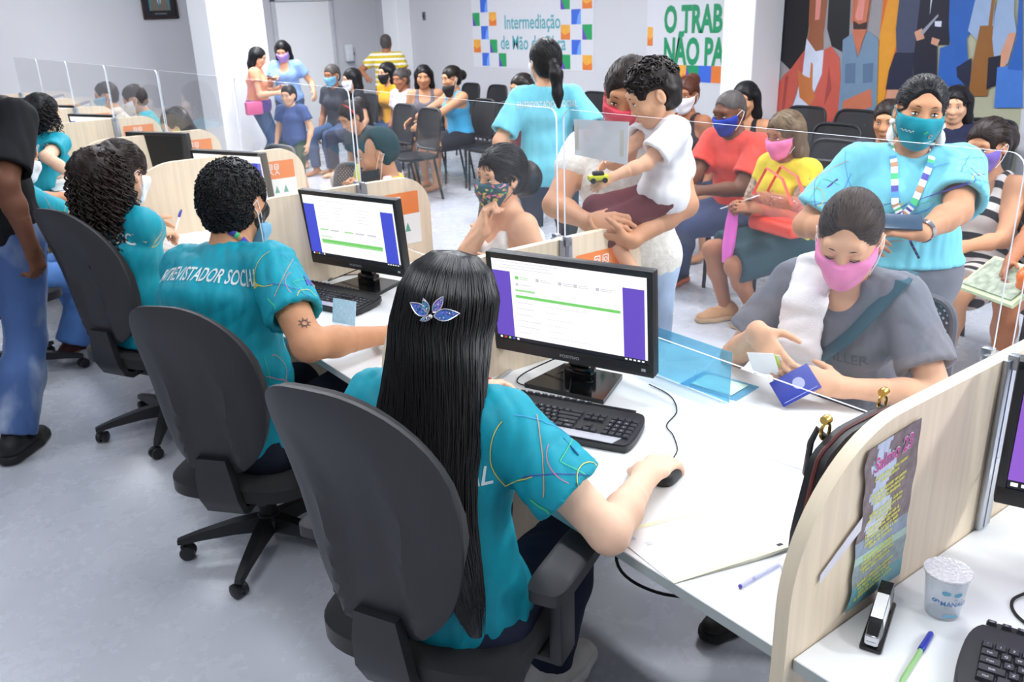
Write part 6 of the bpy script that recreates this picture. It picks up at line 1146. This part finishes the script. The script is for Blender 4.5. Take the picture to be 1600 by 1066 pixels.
sheet('white printed sheet lying before the woman in grey, beneath her documents', [(.06, .56), (.02, .30), (.22, .24), (.26, .50)], .7412, lines=[(.1, .1+.08*k, .9, .12+.08*k, 2) for k in range(8)])
sheet('second sheet in front of the client in grey', [(-.10, .52), (-.06, .27), (.04, .29), (.02, .54)], .7406)
t = thing('paper_holder', 'light blue see-through folder standing on the counter right of the monitor', 'folder', (.085, .83, DESK)); BL = acrylic('blue_film', (.50, .82, .95), .30, (.35, .72, .9))
m = MB(); m.box((.0, 0, .075), (.002, .27, .145)); m.build('standing_flap', BL, t); m = MB(); m.box((.065, -.05, .002), (.12, .18, .002), rotz(.15)); m.build('lying_flap', BL, t)
m = MB(); m.box((.065, -.05, .0045), (.09, .13, .001), rotz(.15)); m.build('inner_sheet', mat('paper_mint', (216, 244, 226), .7), t); m = MB(); m.box((-.045, .02, .008), (.03, .30, .014), r=.003); m.build('clear_strip', acrylic('clear_strip', (.96, .98, 1), .12), t)
t = thing('clear_strip', 'clear plastic strip lying by the sheets in front of the client in grey', 'strip', (-.05, .27, DESK), R(-12)); m = MB(); m.box((0, 0, .004), (.19, .035, .006), r=.002); m.build('strip_body', acrylic('clear_strip'), t)
# documents in the client's hands
t = thing('booklet', 'dark blue booklet with a pale emblem in the hand of the client in grey', 'booklet', (.20, .575, .80), R(20)); bn = nrm((-.72, -.38, .58)); bx = nrm(np.cross((0, 0, 1.), bn)); by = np.cross(bn, bx); A = rotz(R(-20)) @ Matrix([[bx[i], by[i], bn[i], 0] for i in range(3)]+[[0, 0, 0, 1]]) @ Matrix.Rotation(R(38), 4, 'Z') @ T(0, 0, .0) @ Matrix.Rotation(PI/2, 4, 'Z'); m = MB(); m.box((0, 0, 0), (.075, .11, .006), A, r=.002); m.build('cover', mat('booklet_blue', (46, 62, 160), .45), t)
m = MB(); m.lathe([(.0, 0), (.016, 0), (.016, .0008), (0, .0008)], 20, A @ T(-.005, -.012, .003) if False else A @ T(.0, -.01, .003)); m.box((-.03, 0, .0032), (.0015, .095, .0005), A); m.build('emblem', mat('emblem_lilac', (170, 176, 216), .5), t)
t = thing('document_stack', 'white and green papers held above the blue booklet by the client in grey', 'papers', (.19, .665, .845), R(10))
for k, (dx, rx, c) in enumerate(((-.012, 58, PAPER), (.0, 52, mat('paper_green', (196, 222, 90), .6)), (.012, 46, PAPER))): m = MB(); m.box((dx, -.005*k, .01*k-.02), (.09, .07, .0012), Matrix.Rotation(R(rx), 4, 'Y') @ Matrix.Rotation(R(-14), 4, 'X')); m.build('document', c, t)
t = thing('mouse', 'black computer mouse under the hand of the long-haired woman', 'mouse', (-.335, .527, DESK), R(112)); S = SDF(); S.cap((0, .018, .006), (0, -.016, .006), (.028, .03, .028), (.030, .032, .028), (V3(1, 0, 0), V3(0, 0, 1)), k=.02); S.cut((0, 0, 0), (0, 0, -1)); v, f = S.mesh(.004); npmesh('mouse_body', v, f, PLAST, t); m = MB(); m.lathe([(.006, -.003), (.006, .003)], 12, T(0, .03, .033) @ Matrix.Rotation(PI/2, 4, 'Y')); m.build('scroll_wheel', BLK, t)
def cord(label, pts, r=.0022, name='cable', m=BLK): 
    P_ = np.array(pts, float); n = len(P_); q = []
    for i in range(n-1):
        a, b, c, d = P_[max(i-1, 0)], P_[i], P_[i+1], P_[min(i+2, n-1)]
        for t in np.linspace(0, 1, 8, endpoint=False): q.append(.5*((2*b)+(-a+c)*t+(2*a-5*b+4*c-d)*t*t+(-a+3*b-3*c+d)*t**3))
    q.append(P_[-1]); b_ = MB(); b_.tube(q, r, 7); return tag(b_.build(name, m), label, 'cable')
cord('thin black mouse cord running from the mouse to behind the monitor', [(-.285, .56, .752), (-.22, .60, .744), (-.17, .66, .743), (-.14, .71, .743), (-.06, .75, .743), (.0, .83, .743), (.01, .92, .745)], .0016, 'cable')
cord('black keyboard cord lying over the monitor foot', [(-.27, .96, .758), (-.22, 1.0, .760), (-.18, 1.04, .758), (-.12, 1.10, .757), (-.03, 1.17, .745)], .0018, 'cable')
cord('black cable looping behind the near monitor\'s foot', [(-.10, 1.15, .80), (-.20, 1.22, .746), (-.26, 1.18, .744), (-.23, 1.13, .744), (-.12, 1.14, .757)], .002)
cord('black cable under the bearded man\'s monitor', [(-.10, 2.42, .80), (-.2, 2.52, .745), (-.14, 2.56, .744), (-.03, 2.5, .744)], .002)
cord('black loop of cable hanging under the nearest desk', [(-.03, .85, .70), (-.05, .88, .45), (-.10, .93, .20), (-.06, .80, .14), (.0, .62, .22), (-.02, .66, .40), (-.05, .82, .44), (-.05, .9, .30)], .005)
cord('second black cable hanging beside the loop under the nearest desk', [(.0, .82, .70), (-.02, .80, .45), (-.05, .84, .22), (-.02, .88, .36), (.0, .80, .69)], .004)
cord('black cable curling on the right desk below the lilac monitor', [(-.05, -.24, .85), (-.13, -.19, .76), (-.20, -.17, .744), (-.24, -.22, .743), (-.20, -.30, .743), (-.10, -.33, .744)], .0028)
t = thing('scissors', 'red handle loop of scissors on the desk left of the monitor', 'scissors', (-.33, 1.20, DESK), .4); m = MB(); m.tube([(.028*math.cos(a), .018*math.sin(a), .006) for a in np.linspace(0, 2*PI, 20)], .005, 8); m.tube([(.028*math.cos(a)+.01, .018*math.sin(a)+.04, .006) for a in np.linspace(0, 2*PI, 20)], .005, 8); m.build('handles', mat('scissor_red', (226, 70, 96), .4), t); m = MB(); m.box((.08, .02, .006), (.10, .012, .003)); m.build('blades', CHROME, t)
# stapler
t = thing('stapler', 'black and chrome stapler with a white label on the right-hand desk', 'stapler', (-.435, -.058, DESK), math.atan2(.065, .165)); m = MB(); m.box((0, 0, .005), (.145, .036, .010), r=.004); m.build('base', GLOSS, t)
m = MB(); V = []
for x, z0, z1, w_ in ((-.068, .018, .032, .011), (-.045, .018, .045, .013), (.03, .030, .058, .013), (.062, .030, .054, .013), (.07, .026, .044, .011)): V += [(x, -w_, z0), (x, w_, z0), (x, w_*.8, z1), (x, -w_*.8, z1)]
m.add(V, [(i*4+q, i*4+(q+1) % 4, i*4+4+(q+1) % 4, i*4+4+q) for i in range(4) for q in range(4)]+[(3, 2, 1, 0), (16, 17, 18, 19)]); m.box((.05, 0, .02), (.03, .026, .03), r=.003); m.build('arm', GLOSS, t, ang=30)
m = MB(); m.box((-.012, 0, .021), (.115, .018, .009), Matrix.Rotation(R(-4), 4, 'Y'), r=.002); m.box((-.066, 0, .022), (.008, .022, .018), r=.002); m.build('staple_rail', CHROME, t)
m = MB(); m.quad([(-.040, -.0095, .0475), (.018, -.0095, .0575), (.018, .0095, .0575), (-.040, .0095, .0475)]); m.quad([(-.040, -.0105, .0475), (.018, -.0105, .0575), (.018, -.0128, .036), (-.040, -.0128, .030)]); m.build('paper_label', PAPER, t)
def pen(label, a, b, body, cap, r=.0042, capped=True):
    a, b = Vector(a), Vector(b); d = (b-a).normalized(); L = (b-a).length; t = thing('pen', label, 'pen', a); q = Vector((1, 0, 0)).rotation_difference(d).to_matrix().to_4x4()
    m = MB(); m.lathe([(.0008, 0), (.0018, .012), (r, .022), (r, L*.70)], 8, q @ Matrix.Rotation(PI/2, 4, 'Y')); m.build('barrel', body, t)
    m = MB(); 
    if capped: m.lathe([(r*1.25, L*.66), (r*1.35, L*.68), (r*1.2, L*.97), (r*.6, L)], 12, q @ Matrix.Rotation(PI/2, 4, 'Y')); m.box((L*.78, 0, r*1.9), (L*.24, .003, .0018), q, r=.0008)
    else: m.lathe([(r*.9, L*.97), (r*.9, L), (.001, L+.001)], 10, q @ Matrix.Rotation(PI/2, 4, 'Y')); m.lathe([(r*1.02, L*.68), (r*1.02, L*.985), (r*.5, L*.985)], 10, q @ Matrix.Rotation(PI/2, 4, 'Y'), 1)
    m.build('cap' if capped else 'tail', [cap, body], t); return t
pen('ballpoint pen with green barrel and blue cap on the right-hand desk', (-.545, -.158, .744), (-.385, -.125, .7455), mat('pen_green_barrel', (150, 196, 130), .3), PENB if False else BLUEP)
pen('clear ballpoint pen with violet end lying beside the certificate', (-.40, .157, .744), (-.53, .16, .7445), acrylic('pen_clear', (.86, .86, .96), .25), mat('pen_violet', (86, 66, 190), .3), capped=False)
pen('white and blue pen in the hand of the curly ponytail woman', (-.44, 3.745, .775), (-.375, 3.79, .875), PAPER, BLUEP)
# water cups
def cup(label, x, y, text=True):
    t = thing('water_cup', label, 'cup', (x, y, DESK), R(-40)); C_ = acrylic('cup_clear', (.95, .97, .99), .22, (.86, .9, .95)); m = MB()
    m.lathe([(.0, .0), (.026, .0), (.028, .004), (.035, .078), (.037, .080), (.037, .084), (.0345, .084), (.0335, .078), (.0265, .006), (0, .005)], 32); m.build('cup_body', C_, t)
    m = MB(); m.lathe([(0, .0845), (.0385, .0845), (.0392, .0862), (.0385, .088), (.034, .0872), (0, .0874)], 32)
    m.build('foil_lid', mat('foil_lid', (232, 232, 238), .3, .25, var=.2, scale=220, bump=.5, bscale=180), t); b = MB()
    def wrap(v, f, mi):
        b.add([((.0285+.007*(.5+y_/.08)+.0012)*math.cos(-PI/2+x_/.032), (.0285+.007*(.5+y_/.08)+.0012)*math.sin(-PI/2+x_/.032), .04+y_) for x_, y_, _ in v], f, mi)
    if text:
        for tx, sz, oy, bo in (('MANAUS', .0125, -.004, .02), ('de', .008, .008, .0), ('∞', .016, -.003, .02)): v, f = text_geo(tx, sz, bo, .9); wrap([(x_+(0.004 if tx != '∞' else -.026), y_+oy, 0) for x_, y_, _ in v], f, 0)
    for q in ((-.012, .022), (.006, .020)): v = [(q[0]+.007*math.cos(a), q[1]+.005*math.sin(a), 0) for a in np.linspace(0, 5.6, 8)]; wrap(v, [tuple(range(8))], 1)
    wrap([(-.012, -.030, 0), (.012, -.030, 0), (.012, -.024, 0), (-.012, -.024, 0)], [(0, 1, 2, 3)], 1)
    b.build('printed_label', [mat('cup_print_blue', (60, 120, 176), .5), mat('cup_print_cyan', (120, 190, 220), .5)], t); return t
cup('sealed plastic water cup printed MANAUS beside the stapler', -.315, -.105); cup('sealed plastic water cup half hidden behind the near divider', -.49, .062, False)
for z, l in ((0, 'lower of two nested white plastic cups beside the bearded man'), (.055, 'upper clear plastic cup nested in the white one beside the bearded man')):
    t = thing('plastic_cup', l, 'cup', (-.295, 2.66, DESK+z)); m = MB(); m.lathe([(0, 0), (.025, 0), (.036, .088), (.0385, .09), (.034, .09), (.024, .004), (0, .004)], 28); m.build('cup_body', mat('cup_white', (236, 238, 240), .4) if z == 0 else acrylic('cup_clear'), t)
tag(MB().lathe([(.0, 0), (.036, 0), (.038, .003), (0, .003)], 28, T(-.355, 2.74, DESK+.0905+.0)).build('napkin', PAPER), 'round white lid left of the nested cups', 'lid')
m = MB(); m.box((-.355, 2.74, DESK+.045), (.05, .05, .09), r=.006); tag(m.build('paper_box', mat('box_white', (240, 238, 230), .6)), 'small white box under the round lid by the cups', 'box')
t = thing('tape_dispenser', 'small orange and red tape dispenser beside the cups', 'tape', (-.335, 2.56, DESK), .6); m = MB(); m.box((0, 0, .018), (.07, .028, .036), r=.008); m.build('body', mat('tape_orange', (240, 140, 40), .35), t); m = MB(); m.lathe([(.016, -.012), (.03, -.012), (.03, .012), (.016, .012)], 24, T(.005, 0, .052) @ Matrix.Rotation(PI/2, 4, 'X')); m.build('tape_roll', mat('tape_red', (222, 70, 50), .35), t)
t = thing('sharpener', 'small pink and black round item beside the keyboard of the bearded man', 'roll', (-.255, 2.585, DESK+.018), .5); m = MB(); m.lathe([(.006, -.016), (.018, -.016), (.018, .016), (.006, .016)], 20, Matrix.Rotation(PI/2, 4, 'Y')); m.build('pink_ring', mat('item_pink', (232, 80, 150), .35), t); m = MB(); m.lathe([(0, -.02), (.014, -.02), (.014, .02), (0, .02)], 20, Matrix.Rotation(PI/2, 4, 'Y')); m.build('black_core', GLOSS, t)
t = thing('folded_card', 'folded pale blue identity card standing open on the desk before the bearded man\'s keyboard', 'card', (-.40, 2.0, DESK), R(22)); m = MB(); m.box((.0, 0, .045), (.001, .105, .085), Matrix.Rotation(R(12), 4, 'Y')); m.build('upright_leaf', mat('card_blue', (204, 226, 238), .6, var=.12, scale=120), t); m = MB(); m.box((-.05, 0, .002), (.10, .105, .0012)); m.build('flat_leaf', PAPER, t)
for k in range(5): pass
sheet('printed form under the hand of the curly ponytail woman', [(-.52, 3.85), (-.50, 3.62), (-.28, 3.66), (-.30, 3.88)], .7415, lines=[(.1, .1+.1*k, .9, .13+.1*k, 1) for k in range(8)])
sheet('white sheet on the clipboard beside the curly-haired clerk', [(-.60, 5.65), (-.58, 5.42), (-.42, 5.44), (-.44, 5.68)], .7505)
m = MB(); m.box((-.51, 5.55, .745), (.22, .28, .008), r=.003); tag(m.build('clipboard', PLAST), 'black clipboard on the fifth desk under the white sheet', 'clipboard')
t = thing('laptop', 'thin black laptop with the lid half open on the sixth desk', 'laptop', (-.1, 6.35, DESK), R(115)); m = MB(); m.box((0, 0, .01), (.33, .23, .018), r=.004); m.build('laptop_base', PLAST, t); m = MB(); m.box((0, -.01, .115), (.33, .01, .22), Matrix.Rotation(R(20), 4, 'X'), r=.003); m.build('laptop_lid', PLAST, t)
# sheet protector taped on the screen
t = thing('sheet_protector', 'blank frosted sheet pocket taped on the screen beside the toddler', 'pocket', (-.0045, 1.11, 1.41)); m = MB(); m.prism([(-.105, -.055), (.105, -.049), (.108, .049), (-.110, .057)], -.0006, .0006, Matrix.Rotation(PI/2, 4, 'Z')); m.build('pocket_sheet', acrylic('frosted', (.9, .92, .95), .8, (.93, .94, .97)), t)
m = MB()
for y in (-.085, .095): m.box((-.001, y, 0), (.0006, .014, .07))
m.build('adhesive_tape', mat('tape_clear', (236, 232, 220), .3), t)
# psalm poster on the near divider: local x along the divider, y up
t = thing('psalm_poster', 'narrow waterfall poster headed Salmo 23 taped to the nearest divider', 'poster', (-.385, -DIV/2-.004, .922)); PMx = Matrix.Rotation(PI/2, 4, 'X')
def wav(x, y): return .0015+.0035*max(0, abs(x)-.05)*8*(1 if x < 0 else .3)*(1+.5*math.sin(y*30))
n1, n2 = 24, 40; m = MB(); edge = lambda y: (.004*math.sin(y*38)+.003*math.sin(y*90)-.0)
def PP(a, b):
    y = -.155+.31*b; x0 = -.079+edge(y)-(.012 if b < .25 else 0)*(1-b*4); x1 = .079+.5*edge(y+.3); x = x0+(x1-x0)*a; return (x, y+(.010*(a-.5) if b > .9 else 0), wav(x, y))
V = [PP(i/n1, j/n2) for j in range(n2+1) for i in range(n1+1)]
for j in range(n2):
    for i in range(n1):
        b = (j+.5)/n2; a = (i+.5)/n1
        c = 4 if b < .12 else 5 if b < .27 else 3 if b < .32 else 2 if b < .42 else 1
        if c == 1 and .18+.05*math.sin(j*.9) < a < .5+.08*math.sin(j*.6+1): c = 6 if b > .5 else 7
        m.add([V[j*(n1+1)+i], V[j*(n1+1)+i+1], V[(j+1)*(n1+1)+i+1], V[(j+1)*(n1+1)+i]], [(0, 1, 2, 3)], c, PMx)
def ptext(tx, sz, x, y, mi, bo=.0, sx=1., dz=0.):
    v, f = text_geo(tx, sz, bo, sx); m.add([(a+x, b+y+.13*a, wav(a+x, b+y)+.0012+dz) for a, b, _ in v], f, mi, PMx)
ptext('Salmo 23', .038, .0, .108, 11, .05, .80); ptext('Salmo 23', .038, .0, .108, 10, .016, .80, .0006)
LN = ['O SENHOR é o meu pastor;', 'nada me faltará.', '', 'Ele me faz repousar em pastos', 'verdejantes. Leva-me para junto', 'das águas de descanso;', '', 'refrigera-me a alma. Guia-me', 'pelas veredas da justiça por amor', 'do seu nome.', 'Ainda que eu ande pelo vale da', 'sombra da morte, não temerei', 'mal nenhum, porque tu estás', 'comigo; o teu bordão e o teu', 'cajado me consolam.', '', 'Preparas-me uma mesa na', 'presença dos meus adversários,', 'unges-me a cabeça com óleo;', 'o meu cálice transborda.', '', 'Bondade e misericórdia certamente', 'me seguirão todos os dias da', 'minha vida; e habitarei na Casa', 'do SENHOR para todo o sempre.']
for k, tx in enumerate(LN):
    if tx: ptext(tx, .0104, -.002-.012*(k/25), .088-.0093*k, 12, .022, .80 if len(tx) < 30 else .72)
m.build('printed_sheet', [PAPER, mat('psalm_rock', (124, 110, 112), .5, var=.25, scale=60), mat('psalm_mist', (150, 164, 180), .5, var=.15, scale=40), mat('psalm_lightgreen', (176, 206, 190), .5, var=.1), mat('psalm_pool', (110, 166, 172), .5, var=.12, scale=30), mat('psalm_foam', (150, 164, 166), .5, var=.2, scale=80), mat('psalm_fall', (190, 200, 222), .5, var=.12, scale=50, stretch=(4, 4, .6)), mat('psalm_fall_light', (206, 214, 232), .5, var=.1), mat('psalm_boulder', (96, 92, 88), .5, var=.2), mat('psalm_moss', (112, 98, 84), .5, var=.2), mat('psalm_pink', (190, 74, 146), .5), mat('psalm_outline', (240, 226, 240), .5), mat('psalm_yellow', (228, 226, 84), .5)], t, ang=60)
m = MB(); A = Matrix.Rotation(PI/2, 4, 'X'); m.quad([(-.176, -.058, .0005), (-.074, .002, .003), (-.074, .028, .003), (-.176, -.040, .0005)], 0, A); m.build('paper_tape', mat('tape_white', (226, 224, 232), .5), t)
# handbag behind the near divider
t = thing('handbag', 'black handbag with gold handle rings leaning behind the nearest divider', 'handbag', (-.30, .085, DESK)); m = MB(); o = [(-.155, 0), (.155, 0), (.17, .12), (.14, .27), (.07, .30), (-.07, .30), (-.14, .27), (-.17, .12)]
o2 = []
for i in range(len(o)):
    a, b, c = np.array(o[i-1]), np.array(o[i]), np.array(o[(i+1) % len(o)]); o2 += [tuple(b+(a-b)*.2), tuple(b+(a-b)*.05+(c-b)*.05), tuple(b+(c-b)*.2)]
pad(m, o2, lambda x, z, r: .04*(1-.45*r**4)*(1.25-z*2.), lambda x, z, r: -.04*(1-.45*r**4)*(1.25-z*2.), None, 8); m.build('bag_body', mat('leather_black', (34, 34, 38), .42, var=.08, bump=.15, bscale=400), t)
m = MB(); m.tube([(x*1.01, 0, z*1.0) for x, z in o2+o2[:1]], .004, 6); m.build('piping', mat('leather_red_edge', (90, 36, 34), .5), t)
for y in (.022,):
    m = MB(); m.tube([(-.09, y, .285), (-.085, y, .32), (-.05, y*1.5, .345), (.0, y*1.8, .335), (.05, y*1.5, .345), (.085, y, .32), (.09, y, .285)] if False else [(-.09, y, .285), (-.10, y*1.4, .30), (-.10, y*1.9, .27), (-.09, y*2.4, .20), (-.04, y*2.4, .13), (.04, y*2.4, .13), (.09, y*2.4, .20), (.10, y*1.9, .27), (.09, y, .285)], .006, 8); m.build('handle', mat('leather_black', (34, 34, 38)), t)
    for x in (-.09, .09): m = MB(); m.tube([(x+.013*math.cos(a), y, .296+.016*math.sin(a)) for a in np.linspace(0, 2*PI, 18)], .0032, 7); m.lathe([(.008, -.008), (.009, 0), (.008, .008)], 12, T(x, y, .318) @ Matrix.Rotation(PI/2, 4, 'Y')); m.build('gold_ring', GOLD, t)
m = MB(); m.box((0, .0, .27), (.02, .05, .012), r=.003); m.build('clasp', GOLD, t)
